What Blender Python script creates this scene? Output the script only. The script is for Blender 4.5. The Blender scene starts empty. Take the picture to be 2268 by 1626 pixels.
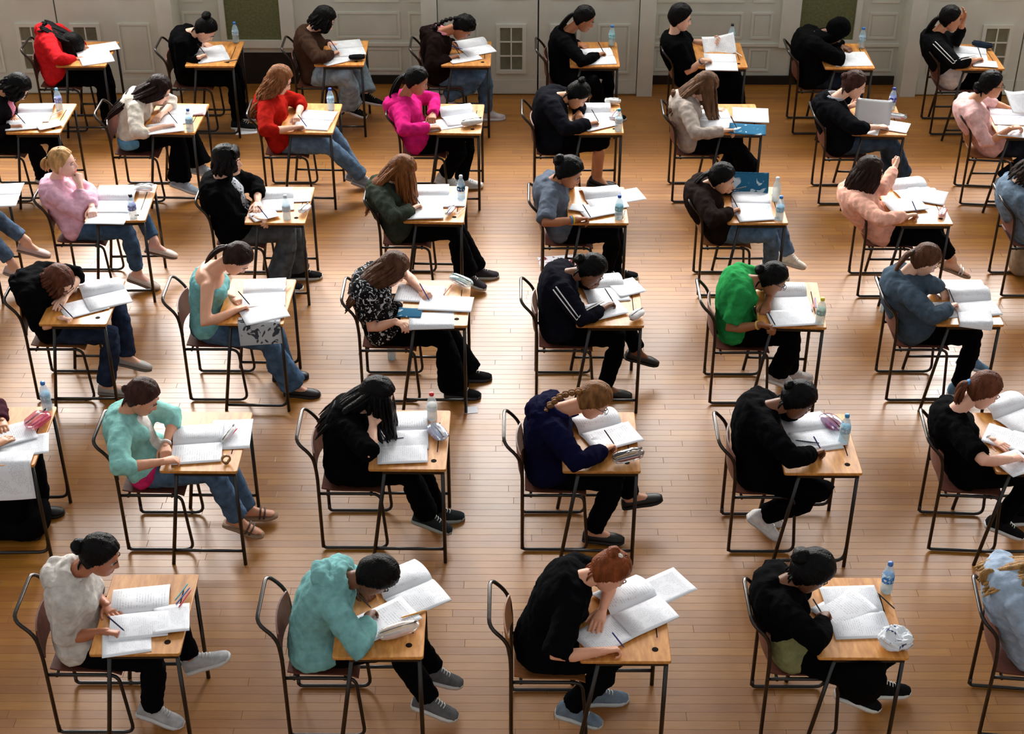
import bpy, math, random
import numpy as np
from mathutils import Vector, Matrix, noise as mnoise

# ------------------------------------------------------------------ camera, light, exposure
scene = bpy.context.scene
COL = scene.collection
W, HH = 2268, 1626
F_PX, PITCH, YAW, CAM_H = 3426.163, 0.578586, 0.0043855, 6.0842
cam_data = bpy.data.cameras.new('camera')
cam_data.sensor_fit = 'HORIZONTAL'
cam_data.sensor_width = 36.0
cam_data.lens = F_PX / W * 36.0
cam_data.clip_end = 200
cam = bpy.data.objects.new('camera', cam_data)
COL.objects.link(cam)
cam.location = (0, 0, CAM_H)
cam.rotation_euler = (math.pi / 2 - PITCH, 0, YAW)
scene.camera = cam
vs = scene.view_settings
vs.view_transform = 'Standard'
vs.look = 'None'
vs.gamma = 1.0
vs.use_curve_mapping = False
vs.exposure = 0.0

world = bpy.data.worlds.new('hall_air')
scene.world = world
world.use_nodes = True
bg = world.node_tree.nodes['Background']
bg.inputs[0].default_value = (1.0, 0.985, 0.955, 1)
bg.inputs[1].default_value = 0.53

YD, YR = 14.18, 14.50          # face of the door bays, face of the recessed wall
DOOR_X = (-4.43, 0.19, 4.86)   # middle of each door bay
WIN_Z0, WIN_Z1 = 2.05, 5.3
def area_light(name, loc, sx, sz, power, color):
    l = bpy.data.lights.new(name, 'AREA')
    l.shape = 'RECTANGLE'; l.size = sx; l.size_y = sz; l.energy = power; l.color = color
    o = bpy.data.objects.new(name, l); COL.objects.link(o)
    o.location = loc; o.rotation_euler = (math.radians(-90), 0, 0)   # faces the hall (-Y)
    return o
for k, x in enumerate(DOOR_X):
    area_light('daylight_window', (x, YD + 0.86, (WIN_Z0 + WIN_Z1) / 2), 1.75, WIN_Z1 - WIN_Z0, (1100, 620, 720)[k], (1.0, 0.985, 0.96))
for k, x in enumerate((-2.1, 2.55)):
    area_light('daylight_window', (x, YR + 0.55, (2.4 + 5.3) / 2), 1.9, 2.9, 300, (1.0, 0.985, 0.96))

# ------------------------------------------------------------------ projection helpers (pixels of the photograph -> places in the hall)
def ray(px, py):
    x = (px - W / 2) / F_PX; u = -(py - HH / 2) / F_PX
    cp, sp = math.cos(PITCH), math.sin(PITCH)
    Y = cp + sp * u; Z = -sp + cp * u
    cy, sy = math.cos(YAW), math.sin(YAW)
    return np.array([cy * x - sy * Y, sy * x + cy * Y, Z])
def onz(p, z):
    d = ray(*p); t = (z - CAM_H) / d[2]
    return np.array([0, 0, CAM_H]) + d * t
def ony(p, Y):
    d = ray(*p); t = Y / d[1]
    return np.array([0, 0, CAM_H]) + d * t
def project(q):
    d = np.asarray(q, float) - np.array([0, 0, CAM_H])
    cy, sy = math.cos(YAW), math.sin(YAW)
    x = cy * d[0] + sy * d[1]; y = -sy * d[0] + cy * d[1]; z = d[2]
    cp, sp = math.cos(PITCH), math.sin(PITCH)
    fw = cp * y - sp * z; up = sp * y + cp * z
    return np.array([W / 2 + F_PX * x / fw, HH / 2 - F_PX * up / fw])
CROP = dict(A=(0, 0, 3.967), B=(560, 0, 3.967), C=(1130, 0, 3.967), D=(1698, 0, 3.967), E=(0, 330, 3.126), F=(700, 330, 3.126),
            G=(1400, 330, 2.613), H=(0, 800, 3.126), I=(620, 800, 2.577), J=(1450, 800, 2.773), K=(0, 1150, 3.416),
            L=(500, 1150, 3.416), M=(1050, 1150, 3.416), N=(1600, 1150, 3.395), P=(0, 0, 1.0))
def px(c, x, y):
    o = CROP[c]
    return (o[0] + x / o[2], o[1] + y / o[2])

# ------------------------------------------------------------------ materials
def lin(c):
    return tuple(((v / 255) / 12.92 if v / 255 <= 0.04045 else ((v / 255 + 0.055) / 1.055) ** 2.4) for v in c) + (1.0,)
MATS = {}
def nt(name):
    m = bpy.data.materials.new(name); m.use_nodes = True
    t = m.node_tree; b = t.nodes['Principled BSDF']
    return m, t, b
def N(t, kind, **kw):
    n = t.nodes.new(kind)
    for k, v in kw.items():
        if k.startswith('i_'):
            n.inputs[k[2:].replace('_', ' ')].default_value = v
        else:
            setattr(n, k, v)
    return n
def ramp(t, src, stops):
    r = t.nodes.new('ShaderNodeValToRGB')
    el = r.color_ramp.elements
    while len(el) < len(stops): el.new(0.5)
    for e, (p, c) in zip(el, stops): e.position = p; e.color = c
    t.links.new(src, r.inputs[0])
    return r
def scaled(c, k): return (min(1, c[0] * k), min(1, c[1] * k), min(1, c[2] * k), 1)
def mottled(name, rgb, rough=0.85, scale=40, amt=0.25, bump=0.15, bscale=None, stretch=(1, 1, 1), spec=0.3, metallic=0.0, alpha=None, sheen=0.0, coord='Object'):
    if name in MATS: return MATS[name]
    m, t, b = nt(name)
    tc = N(t, 'ShaderNodeTexCoord'); mp = N(t, 'ShaderNodeMapping'); mp.inputs['Scale'].default_value = stretch
    t.links.new(tc.outputs[coord], mp.inputs[0])
    n = N(t, 'ShaderNodeTexNoise'); n.inputs['Scale'].default_value = scale; n.inputs['Detail'].default_value = 5
    t.links.new(mp.outputs[0], n.inputs['Vector'])
    c = lin(rgb)
    r = ramp(t, n.outputs['Fac'], [(0.3, scaled(c, 1 - amt)), (0.7, scaled(c, 1 + amt))])
    t.links.new(r.outputs[0], b.inputs['Base Color'])
    b.inputs['Roughness'].default_value = rough
    b.inputs['Specular IOR Level'].default_value = spec
    b.inputs['Metallic'].default_value = metallic
    if sheen: b.inputs['Sheen Weight'].default_value = sheen
    if alpha is not None: b.inputs['Alpha'].default_value = alpha
    if bump:
        n2 = N(t, 'ShaderNodeTexNoise'); n2.inputs['Scale'].default_value = bscale or scale * 2; n2.inputs['Detail'].default_value = 4
        t.links.new(mp.outputs[0], n2.inputs['Vector'])
        bp = N(t, 'ShaderNodeBump'); bp.inputs['Strength'].default_value = bump; bp.inputs['Distance'].default_value = 0.01
        t.links.new(n2.outputs['Fac'], bp.inputs['Height']); t.links.new(bp.outputs[0], b.inputs['Normal'])
    MATS[name] = m
    return m
def cloth(rgb, name=None):
    return mottled(name or 'cloth_%d_%d_%d' % tuple(rgb), rgb, rough=0.95, scale=22, amt=0.2, bump=0.8, bscale=18, spec=0.03)
def denim(rgb):
    g = sum(rgb) / 3; rgb = tuple(int(v * .72 + g * .28 + (4 if k < 2 else 0)) for k, v in enumerate(rgb))
    return mottled('denim_%d_%d_%d' % tuple(rgb), rgb, rough=0.95, scale=16, amt=0.38, bump=0.5, bscale=40, spec=0.03)
def skin(rgb):
    m = mottled('skin_%d_%d_%d' % tuple(rgb), rgb, rough=0.5, scale=14, amt=0.07, bump=0.05, bscale=90, spec=0.35)
    return m
def hairm(rgb):
    key = 'hair_%d_%d_%d' % tuple(rgb)
    return mottled(key, rgb, rough=0.38, scale=34, amt=0.5, bump=0.7, bscale=130, stretch=(1.0, 1.0, 0.16), spec=0.09)
def plain(name, rgb, rough=0.5, spec=0.4, metallic=0.0):
    return mottled(name, rgb, rough=rough, scale=60, amt=0.06, bump=0, spec=spec, metallic=metallic)
def printed(name, rgb, rgb2, scale, thresh=0.55):
    """cloth with a printed blotchy pattern"""
    if name in MATS: return MATS[name]
    m, t, b = nt(name)
    tc = N(t, 'ShaderNodeTexCoord'); n = N(t, 'ShaderNodeTexNoise'); n.inputs['Scale'].default_value = scale; n.inputs['Detail'].default_value = 2
    n.inputs['Distortion'].default_value = 1.5
    t.links.new(tc.outputs['Object'], n.inputs['Vector'])
    r = ramp(t, n.outputs['Fac'], [(thresh, lin(rgb)), (thresh + 0.03, lin(rgb2))])
    t.links.new(r.outputs[0], b.inputs['Base Color']); b.inputs['Roughness'].default_value = 0.9; b.inputs['Specular IOR Level'].default_value = 0.1
    MATS[name] = m
    return m
def wood_top():
    if 'desk_wood' in MATS: return MATS['desk_wood']
    m, t, b = nt('desk_wood')
    tc = N(t, 'ShaderNodeTexCoord'); mp = N(t, 'ShaderNodeMapping'); mp.inputs['Scale'].default_value = (3.0, 0.7, 3.0)
    t.links.new(tc.outputs['Object'], mp.inputs[0])
    n = N(t, 'ShaderNodeTexNoise'); n.inputs['Scale'].default_value = 12; n.inputs['Detail'].default_value = 6; n.inputs['Distortion'].default_value = 0.6
    t.links.new(mp.outputs[0], n.inputs['Vector'])
    r = ramp(t, n.outputs['Fac'], [(0.3, lin((178, 112, 48))), (0.55, lin((206, 140, 68))), (0.75, lin((222, 162, 92)))])
    oi = N(t, 'ShaderNodeObjectInfo')
    hs = N(t, 'ShaderNodeHueSaturation'); mr = N(t, 'ShaderNodeMapRange'); mr.inputs['To Min'].default_value = 0.8; mr.inputs['To Max'].default_value = 1.15
    t.links.new(oi.outputs['Random'], mr.inputs['Value']); t.links.new(mr.outputs[0], hs.inputs['Value'])
    t.links.new(r.outputs[0], hs.inputs['Color']); t.links.new(hs.outputs[0], b.inputs['Base Color'])
    b.inputs['Roughness'].default_value = 0.38; b.inputs['Specular IOR Level'].default_value = 0.45
    MATS['desk_wood'] = m
    return m
def floor_wood():
    if 'floor_wood' in MATS: return MATS['floor_wood']
    m, t, b = nt('floor_wood')
    geo = N(t, 'ShaderNodeNewGeometry'); oi = N(t, 'ShaderNodeObjectInfo')
    add = N(t, 'ShaderNodeMath', operation='ADD'); fr = N(t, 'ShaderNodeMath', operation='FRACT')
    t.links.new(geo.outputs['Random Per Island'], add.inputs[0]); t.links.new(oi.outputs['Random'], add.inputs[1]); t.links.new(add.outputs[0], fr.inputs[0])
    mp = N(t, 'ShaderNodeMapping'); mp.inputs['Scale'].default_value = (2.2, 30, 1)
    t.links.new(geo.outputs['Position'], mp.inputs[0])
    n = N(t, 'ShaderNodeTexNoise'); n.inputs['Scale'].default_value = 3.0; n.inputs['Detail'].default_value = 6
    t.links.new(mp.outputs[0], n.inputs['Vector'])
    n3 = N(t, 'ShaderNodeTexNoise'); n3.inputs['Scale'].default_value = 1.1; n3.inputs['Detail'].default_value = 4
    t.links.new(geo.outputs['Position'], n3.inputs['Vector'])
    r1 = ramp(t, fr.outputs[0], [(0.0, lin((148, 90, 20))), (0.5, lin((157, 100, 25))), (1.0, lin((168, 111, 32)))])
    r2 = ramp(t, n.outputs['Fac'], [(0.3, (0.88, 0.86, 0.83, 1)), (0.7, (1.1, 1.1, 1.1, 1))])
    r3 = ramp(t, n3.outputs['Fac'], [(0.35, (0.85, 0.82, 0.78, 1)), (0.65, (1.1, 1.1, 1.1, 1))])
    mx = N(t, 'ShaderNodeMix', data_type='RGBA', blend_type='MULTIPLY'); mx.inputs[0].default_value = 1.0
    t.links.new(r1.outputs[0], mx.inputs[6]); t.links.new(r2.outputs[0], mx.inputs[7])
    mx2 = N(t, 'ShaderNodeMix', data_type='RGBA', blend_type='MULTIPLY'); mx2.inputs[0].default_value = 1.0
    t.links.new(mx.outputs[2], mx2.inputs[6]); t.links.new(r3.outputs[0], mx2.inputs[7])
    t.links.new(mx2.outputs[2], b.inputs['Base Color'])
    b.inputs['Roughness'].default_value = 0.55
    b.inputs['Specular IOR Level'].default_value = 0.3
    b.inputs['Coat Weight'].default_value = 0.75
    b.inputs['Coat IOR'].default_value = 1.55
    rr = ramp(t, n3.outputs['Fac'], [(0.3, (0.32,) * 3 + (1,)), (0.7, (0.44,) * 3 + (1,))])
    t.links.new(rr.outputs[0], b.inputs['Coat Roughness'])
    MATS['floor_wood'] = m
    return m
def paper_mat(name='paper', lines=True, rgb=(232, 234, 240), seed=0.0, dens=1.0):
    """white paper with faint rows of grey print"""
    if name in MATS: return MATS[name]
    m, t, b = nt(name)
    tc = N(t, 'ShaderNodeTexCoord')
    b.inputs['Roughness'].default_value = 0.7; b.inputs['Specular IOR Level'].default_value = 0.2
    if lines:
        sp = N(t, 'ShaderNodeSeparateXYZ'); t.links.new(tc.outputs['UV'], sp.inputs[0])
        ml = N(t, 'ShaderNodeMath', operation='MULTIPLY'); ml.inputs[1].default_value = 26.0 * dens; t.links.new(sp.outputs['X'], ml.inputs[0])
        fr = N(t, 'ShaderNodeMath', operation='FRACT'); t.links.new(ml.outputs[0], fr.inputs[0])
        lt = N(t, 'ShaderNodeMath', operation='LESS_THAN'); lt.inputs[1].default_value = 0.42; t.links.new(fr.outputs[0], lt.inputs[0])
        mp = N(t, 'ShaderNodeMapping'); mp.inputs['Scale'].default_value = (26 * dens, 60, 1); mp.inputs['Location'].default_value = (seed, seed * 1.7, 0)
        t.links.new(tc.outputs['UV'], mp.inputs[0])
        n = N(t, 'ShaderNodeTexNoise'); n.inputs['Scale'].default_value = 0.8; n.inputs['Detail'].default_value = 3
        t.links.new(mp.outputs[0], n.inputs['Vector'])
        n2 = N(t, 'ShaderNodeTexNoise'); n2.inputs['Scale'].default_value = 3.0 + seed * 0.1
        t.links.new(tc.outputs['UV'], n2.inputs['Vector'])
        gt = N(t, 'ShaderNodeMath', operation='GREATER_THAN'); gt.inputs[1].default_value = 0.48; t.links.new(n.outputs['Fac'], gt.inputs[0])
        gt2 = N(t, 'ShaderNodeMath', operation='GREATER_THAN'); gt2.inputs[1].default_value = 0.45; t.links.new(n2.outputs['Fac'], gt2.inputs[0])
        m1 = N(t, 'ShaderNodeMath', operation='MULTIPLY'); t.links.new(lt.outputs[0], m1.inputs[0]); t.links.new(gt.outputs[0], m1.inputs[1])
        m2 = N(t, 'ShaderNodeMath', operation='MULTIPLY'); t.links.new(m1.outputs[0], m2.inputs[0]); t.links.new(gt2.outputs[0], m2.inputs[1])
        # margins
        for ax, lo, hi in (('X', 0.06, 0.94), ('Y', 0.1, 0.9)):
            a = N(t, 'ShaderNodeMath', operation='GREATER_THAN'); a.inputs[1].default_value = lo; t.links.new(sp.outputs[ax], a.inputs[0])
            c = N(t, 'ShaderNodeMath', operation='LESS_THAN'); c.inputs[1].default_value = hi; t.links.new(sp.outputs[ax], c.inputs[0])
            d = N(t, 'ShaderNodeMath', operation='MULTIPLY'); t.links.new(a.outputs[0], d.inputs[0]); t.links.new(c.outputs[0], d.inputs[1])
            e = N(t, 'ShaderNodeMath', operation='MULTIPLY'); t.links.new(m2.outputs[0], e.inputs[0]); t.links.new(d.outputs[0], e.inputs[1]); m2 = e
        mx = N(t, 'ShaderNodeMix', data_type='RGBA'); t.links.new(m2.outputs[0], mx.inputs[0])
        mx.inputs[6].default_value = lin(rgb); mx.inputs[7].default_value = lin((198, 200, 208))
        t.links.new(mx.outputs[2], b.inputs['Base Color'])
    else:
        n = N(t, 'ShaderNodeTexNoise'); n.inputs['Scale'].default_value = 9; t.links.new(tc.outputs['Object'], n.inputs['Vector'])
        c = lin(rgb)
        r = ramp(t, n.outputs['Fac'], [(0.3, scaled(c, 0.95)), (0.7, scaled(c, 1.03))]); t.links.new(r.outputs[0], b.inputs['Base Color'])
    MATS[name] = m
    return m
def clear_plastic(name, rgb=(230, 240, 245), alpha=0.35, rough=0.12):
    if name in MATS: return MATS[name]
    m, t, b = nt(name)
    n = N(t, 'ShaderNodeTexNoise'); n.inputs['Scale'].default_value = 30
    tc = N(t, 'ShaderNodeTexCoord'); t.links.new(tc.outputs['Object'], n.inputs['Vector'])
    c = lin(rgb); r = ramp(t, n.outputs['Fac'], [(0.3, scaled(c, 0.9)), (0.7, scaled(c, 1.05))]); t.links.new(r.outputs[0], b.inputs['Base Color'])
    b.inputs['Roughness'].default_value = rough; b.inputs['Alpha'].default_value = alpha; b.inputs['Specular IOR Level'].default_value = 0.8
    b.inputs['Coat Weight'].default_value = 0.6; b.inputs['Coat Roughness'].default_value = 0.05
    MATS[name] = m
    return m

# ------------------------------------------------------------------ mesh helpers
class MB:
    def __init__(s): s.v = []; s.f = []; s.m = []; s.uv = None
    def add(s, verts, faces, mi=0):
        o = len(s.v)
        s.v.extend([tuple(map(float, q)) for q in verts])
        for f in faces:
            s.f.append(tuple(i + o for i in f)); s.m.append(mi)
    def box(s, lo, hi, mi=0):
        x0, y0, z0 = lo; x1, y1, z1 = hi
        s.add([(x0, y0, z0), (x1, y0, z0), (x1, y1, z0), (x0, y1, z0), (x0, y0, z1), (x1, y0, z1), (x1, y1, z1), (x0, y1, z1)],
              [(0, 3, 2, 1), (4, 5, 6, 7), (0, 1, 5, 4), (1, 2, 6, 5), (2, 3, 7, 6), (3, 0, 4, 7)], mi)
    def rbox(s, lo, hi, r=0.004, mi=0):
        """box with chamfered top edges"""
        x0, y0, z0 = lo; x1, y1, z1 = hi
        v = [(x0, y0, z0), (x1, y0, z0), (x1, y1, z0), (x0, y1, z0), (x0, y0, z1 - r), (x1, y0, z1 - r), (x1, y1, z1 - r), (x0, y1, z1 - r),
             (x0 + r, y0 + r, z1), (x1 - r, y0 + r, z1), (x1 - r, y1 - r, z1), (x0 + r, y1 - r, z1)]
        f = [(0, 3, 2, 1), (8, 9, 10, 11)]
        for a in range(4):
            b_ = (a + 1) % 4
            f += [(a, b_, 4 + b_, 4 + a), (4 + a, 4 + b_, 8 + b_, 8 + a)]
        s.add(v, f, mi)
    def tube(s, pts, radii, n=8, mi=0, up=None, flat=1.0, caps=True, round_ends=False):
        pts = [np.asarray(p, float) for p in pts]
        if np.isscalar(radii): radii = [radii] * len(pts)
        radii = list(radii)
        if round_ends:
            d0 = pts[0] - pts[1]; d0 /= np.linalg.norm(d0) + 1e-9
            d1 = pts[-1] - pts[-2]; d1 /= np.linalg.norm(d1) + 1e-9
            pts = [pts[0] + d0 * radii[0] * 0.9, pts[0] + d0 * radii[0] * 0.6] + pts + [pts[-1] + d1 * radii[-1] * 0.6, pts[-1] + d1 * radii[-1] * 0.9]
            radii = [radii[0] * 0.35, radii[0] * 0.78] + radii + [radii[-1] * 0.78, radii[-1] * 0.35]
        k = len(pts)
        T = []
        for i in range(k):
            a = pts[max(0, i - 1)]; b_ = pts[min(k - 1, i + 1)]
            d = b_ - a; T.append(d / (np.linalg.norm(d) + 1e-9))
        ref = np.asarray(up, float) if up is not None else np.array([0, 0, 1.0])
        if abs(np.dot(ref, T[0])) > 0.95: ref = np.array([1.0, 0, 0]) if up is None else np.array([0.3, 1.0, 0.2])
        u = ref - T[0] * np.dot(ref, T[0]); u /= np.linalg.norm(u)
        rings = []; o = len(s.v)
        for i in range(k):
            u = u - T[i] * np.dot(u, T[i]); u /= np.linalg.norm(u) + 1e-9
            w = np.cross(T[i], u)
            for j in range(n):
                a = 2 * math.pi * j / n
                q = pts[i] + radii[i] * (math.cos(a) * u * flat + math.sin(a) * w)
                s.v.append(tuple(q))
        for i in range(k - 1):
            for j in range(n):
                a = o + i * n + j; b_ = o + i * n + (j + 1) % n
                s.f.append((a, b_, b_ + n, a + n)); s.m.append(mi)
        if caps:
            s.f.append(tuple(o + j for j in reversed(range(n)))); s.m.append(mi)
            s.f.append(tuple(o + (k - 1) * n + j for j in range(n))); s.m.append(mi)
    def loft(s, rings, mi=0, caps=True):
        o = len(s.v); n = len(rings[0])
        for r in rings: s.v.extend([tuple(map(float, q)) for q in r])
        for i in range(len(rings) - 1):
            for j in range(n):
                a = o + i * n + j; b_ = o + i * n + (j + 1) % n
                s.f.append((a, b_, b_ + n, a + n)); s.m.append(mi)
        if caps:
            s.f.append(tuple(o + j for j in reversed(range(n)))); s.m.append(mi)
            s.f.append(tuple(o + (len(rings) - 1) * n + j for j in range(n))); s.m.append(mi)
    def ball(s, c, r, nu=12, nv=8, mi=0, R=None):
        c = np.asarray(c, float); r = (r, r, r) if np.isscalar(r) else r
        o = len(s.v)
        vv = [(0, 0, 1)]
        for i in range(1, nv):
            th = math.pi * i / nv
            for j in range(nu):
                a = 2 * math.pi * j / nu
                vv.append((math.sin(th) * math.cos(a), math.sin(th) * math.sin(a), math.cos(th)))
        vv.append((0, 0, -1))
        for q in vv:
            p = np.array([q[0] * r[0], q[1] * r[1], q[2] * r[2]])
            if R is not None: p = R @ p
            s.v.append(tuple(c + p))
        for j in range(nu):
            s.f.append((o, o + 1 + j, o + 1 + (j + 1) % nu)); s.m.append(mi)
        for i in range(nv - 2):
            for j in range(nu):
                a = o + 1 + i * nu + j; b_ = o + 1 + i * nu + (j + 1) % nu
                s.f.append((a, a + nu, b_ + nu, b_)); s.m.append(mi)
        last = o + 1 + (nv - 1) * nu
        for j in range(nu):
            a = o + 1 + (nv - 2) * nu + j; b_ = o + 1 + (nv - 2) * nu + (j + 1) % nu
            s.f.append((a, last, b_)); s.m.append(mi)
    def lathe(s, prof, c=(0, 0, 0), n=14, mi=0):
        o = len(s.v)
        for r, z in prof:
            for j in range(n):
                a = 2 * math.pi * j / n
                s.v.append((c[0] + r * math.cos(a), c[1] + r * math.sin(a), c[2] + z))
        for i in range(len(prof) - 1):
            for j in range(n):
                a = o + i * n + j; b_ = o + i * n + (j + 1) % n
                s.f.append((a, b_, b_ + n, a + n)); s.m.append(mi)
        s.f.append(tuple(o + j for j in reversed(range(n)))); s.m.append(mi)
        s.f.append(tuple(o + (len(prof) - 1) * n + j for j in range(n))); s.m.append(mi)
    def mesh(s, name, mats, smooth=True):
        me = bpy.data.meshes.new(name)
        me.from_pydata(s.v, [], s.f)
        for m in (mats if isinstance(mats, (list, tuple)) else [mats]): me.materials.append(m)
        if any(s.m): me.polygons.foreach_set('material_index', s.m)
        if s.uv is not None:
            ul = me.uv_layers.new(name='UVMap')
            li = np.zeros(len(me.loops), dtype=np.int32); me.loops.foreach_get('vertex_index', li)
            ul.data.foreach_set('uv', np.asarray(s.uv, dtype=np.float32)[li].ravel())
        me.polygons.foreach_set('use_smooth', [smooth] * len(me.polygons))
        me.update()
        return me
def obj(name, me, parent=None, loc=(0, 0, 0), rot=(0, 0, 0), label=None):
    o = bpy.data.objects.new(name, me); COL.objects.link(o)
    o.location = loc; o.rotation_euler = rot
    if parent is not None: o.parent = parent
    if label: o['label'] = label
    return o
def empty(name, loc, rz=0.0):
    o = bpy.data.objects.new(name, None); COL.objects.link(o)
    o.location = loc; o.rotation_euler = (0, 0, rz); o.empty_display_size = 0.1
    return o
def tag(o, label=None, cat=None, group=None, kind=None):
    if label: o['label'] = label
    if cat: o['category'] = cat
    if group: o['group'] = group
    if kind: o['kind'] = kind
    return o
def sharp(me, ang=35):
    me.set_sharp_from_angle(angle=math.radians(ang))
    return me
def bez(a, b, c, n):
    a, b, c = map(lambda q: np.asarray(q, float), (a, b, c))
    return [(1 - t) ** 2 * a + 2 * t * (1 - t) * b + t * t * c for t in np.linspace(0, 1, n)]
def fillet(pts, r, k=4):
    """polyline with rounded corners"""
    pts = [np.asarray(p, float) for p in pts]; out = [pts[0]]
    for i in range(1, len(pts) - 1):
        a, p, b_ = pts[i - 1], pts[i], pts[i + 1]
        d1 = a - p; d2 = b_ - p; l1 = np.linalg.norm(d1); l2 = np.linalg.norm(d2)
        rr = min(r, l1 * 0.45, l2 * 0.45)
        out += bez(p + d1 / l1 * rr, p, p + d2 / l2 * rr, k)
    out.append(pts[-1])
    return out
rnd = random.Random(11)

# ------------------------------------------------------------------ setting: floor of narrow boards
floor_mat = floor_wood()
gap_mat = plain('floor_joint', (92, 56, 20), rough=0.8, spec=0.1)
fb = MB(); fb.box((-9, 2.2, -0.05), (9, YR + 0.3, -0.006))
floor = tag(obj('floor', fb.mesh('floor', gap_mat, False)), 'varnished hardwood strip floor of the exam hall', kind='structure')
PW = 0.062
unit = MB(); unit.rbox((0, 0, -0.007), (1, 1, 0), 0.0)
unit = MB()
unit.add([(0, 0, -.007), (1, 0, -.007), (1, 1, -.007), (0, 1, -.007), (0, 0, -.0006), (1, 0, -.0006), (1, 1, -.0006), (0, 1, -.0006),
          (.0012, .018, 0), (.9988, .018, 0), (.9988, .982, 0), (.0012, .982, 0)],
         [(8, 9, 10, 11), (0, 1, 5, 4), (1, 2, 6, 5), (2, 3, 7, 6), (3, 0, 4, 7), (4, 5, 9, 8), (5, 6, 10, 9), (6, 7, 11, 10), (7, 4, 8, 11)])
unit_me = unit.mesh('floor_board', floor_mat, False)
rest = MB(); boards = []
y = 2.4; row = 0
while y < YR + 0.05:
    half = 0.36 * y + 1.3 if y > 4 else 3.2
    half = max(2.6, half)
    x = -half - rnd.random() * 1.2
    while x < half:
        ln = rnd.uniform(0.55, 1.5)
        c = project((x + ln / 2, y + PW / 2, 0))
        boards.append((x, y, ln, 0 <= c[0] <= W and 0 <= c[1] <= HH))
        x += ln
    y += PW; row += 1
vis = sorted([b for b in boards if b[3]], key=lambda b: b[1])[:300]
visset = set((b[0], b[1]) for b in vis)
for b in vis:
    o = obj('floor_board', unit_me, floor, (b[0] + 0.0006, b[1], 0)); o.scale = (b[2] - 0.0012, PW - 0.0006, 1)
for (x, y, ln, _) in boards:
    if (x, y) in visset: continue
    g = 0.0006
    rest.add([(x + g, y, -.006), (x + ln - g, y, -.006), (x + ln - g, y + PW - g, -.006), (x + g, y + PW - g, -.006),
              (x + g, y, -.001), (x + ln - g, y, -.001), (x + ln - g, y + PW - g, -.001), (x + g, y + PW - g, -.001),
              (x + .0015, y + .001, 0), (x + ln - .0015, y + .001, 0), (x + ln - .0015, y + PW - .0017, 0), (x + .0015, y + PW - .0017, 0)],
             [(8, 9, 10, 11), (0, 1, 5, 4), (1, 2, 6, 5), (2, 3, 7, 6), (3, 0, 4, 7), (4, 5, 9, 8), (5, 6, 10, 9), (6, 7, 11, 10), (7, 4, 8, 11)])
tag(obj('floor_boards_beyond', rest.mesh('floor_boards_beyond', floor_mat, False), floor), kind='stuff')

# ------------------------------------------------------------------ setting: far wall with door bays, recesses, boards and tall windows
wall_mat = mottled('wall_paint', (216, 217, 205), rough=0.6, scale=3.5, amt=0.07, bump=0.05, bscale=60, spec=0.3, coord='Object')
trim_mat = mottled('trim_paint', (224, 224, 212), rough=0.5, scale=5, amt=0.05, bump=0.03, bscale=60)
skirt_alcove_mat = mottled('skirting_and_alcove_shade', (38, 32, 28), rough=0.5, scale=8, amt=0.2, bump=0)  # own colour of the skirting, also the painted shade of the alcoves
board_mat = mottled('board_green', (112, 116, 80), rough=0.9, scale=45, amt=0.2, bump=0.2, bscale=160, spec=0.1)
glass_dark = mottled('door_glass', (112, 114, 96), rough=0.3, scale=9, amt=0.3, bump=0.02, spec=0.5)
wb = MB()
bays = [(x - 1.02, x + 1.02) for x in DOOR_X]
wb.box((-8.5, YR, 0), (8.5, YR + 0.08, 1.98))
for a, b in ((-8.5, DOOR_X[0] - .97), (DOOR_X[0] + .97, DOOR_X[1] - .97), (DOOR_X[1] + .97, DOOR_X[2] - .97), (DOOR_X[2] + .97, 8.5)): wb.box((a, YR, 1.98), (b, YR + 0.08, 2.35))
# above the dado the recessed wall carries windows
rec = [(-8.5, DOOR_X[0] - .97), (DOOR_X[0] + .97, -2.1 - 0.95), (-2.1 + 0.95, DOOR_X[1] - .97), (DOOR_X[1] + .97, 2.55 - 0.95), (2.55 + 0.95, DOOR_X[2] - .97), (DOOR_X[2] + .97, 8.5)]
for a, b in rec: wb.box((a, YR, 2.35), (b, YR + 0.6, 5.3))  # unseen upper wall, thickened to block steep window light
wb.box((-8.5, YR, 5.3), (8.5, YR + 0.6, 6.6))
for x in (-2.1, 2.55): wb.box((x - .95, YR + 0.08, 2.2), (x + .95, YR + 0.6, 2.35))
wall_far = tag(obj('wall_far', wb.mesh('wall_far', wall_mat, False)), 'pale panelled end wall of the hall behind the back row', kind='structure')
def rect_frame(mb, x0, x1, z0, z1, y, w=0.02, d=0.012):
    """raised moulding round a panel, standing off the face at y towards the hall"""
    mb.box((x0, y - d, z0), (x1, y, z0 + w)); mb.box((x0, y - d, z1 - w), (x1, y, z1))
    mb.box((x0, y - d, z0 + w), (x0 + w, y, z1 - w)); mb.box((x1 - w, y - d, z0 + w), (x1, y, z1 - w))
def moulding(parent, x0, x1, z0, z1, y, name='panel_moulding'):
    mb = MB(); rect_frame(mb, x0, x1, z0, z1, y)
    obj(name, mb.mesh(name, trim_mat, False), parent)
    mb = MB(); mb.box((x0 + .035, y - .005, z0 + .035), (x1 - .035, y, z1 - .035))
    obj('panel', mb.mesh('panel', wall_mat, False), parent)
sk = MB(); sk.box((-8.5, YR - 0.02, 0), (8.5, YR, 0.09))
tag(obj('baseboard_far', sk.mesh('baseboard_far', skirt_alcove_mat, False)), 'dark skirting board along the far wall', kind='structure')
WX = lambda p, Y: ony(p, Y)[0]
WZ = lambda p, Y: ony(p, Y)[2]
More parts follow.
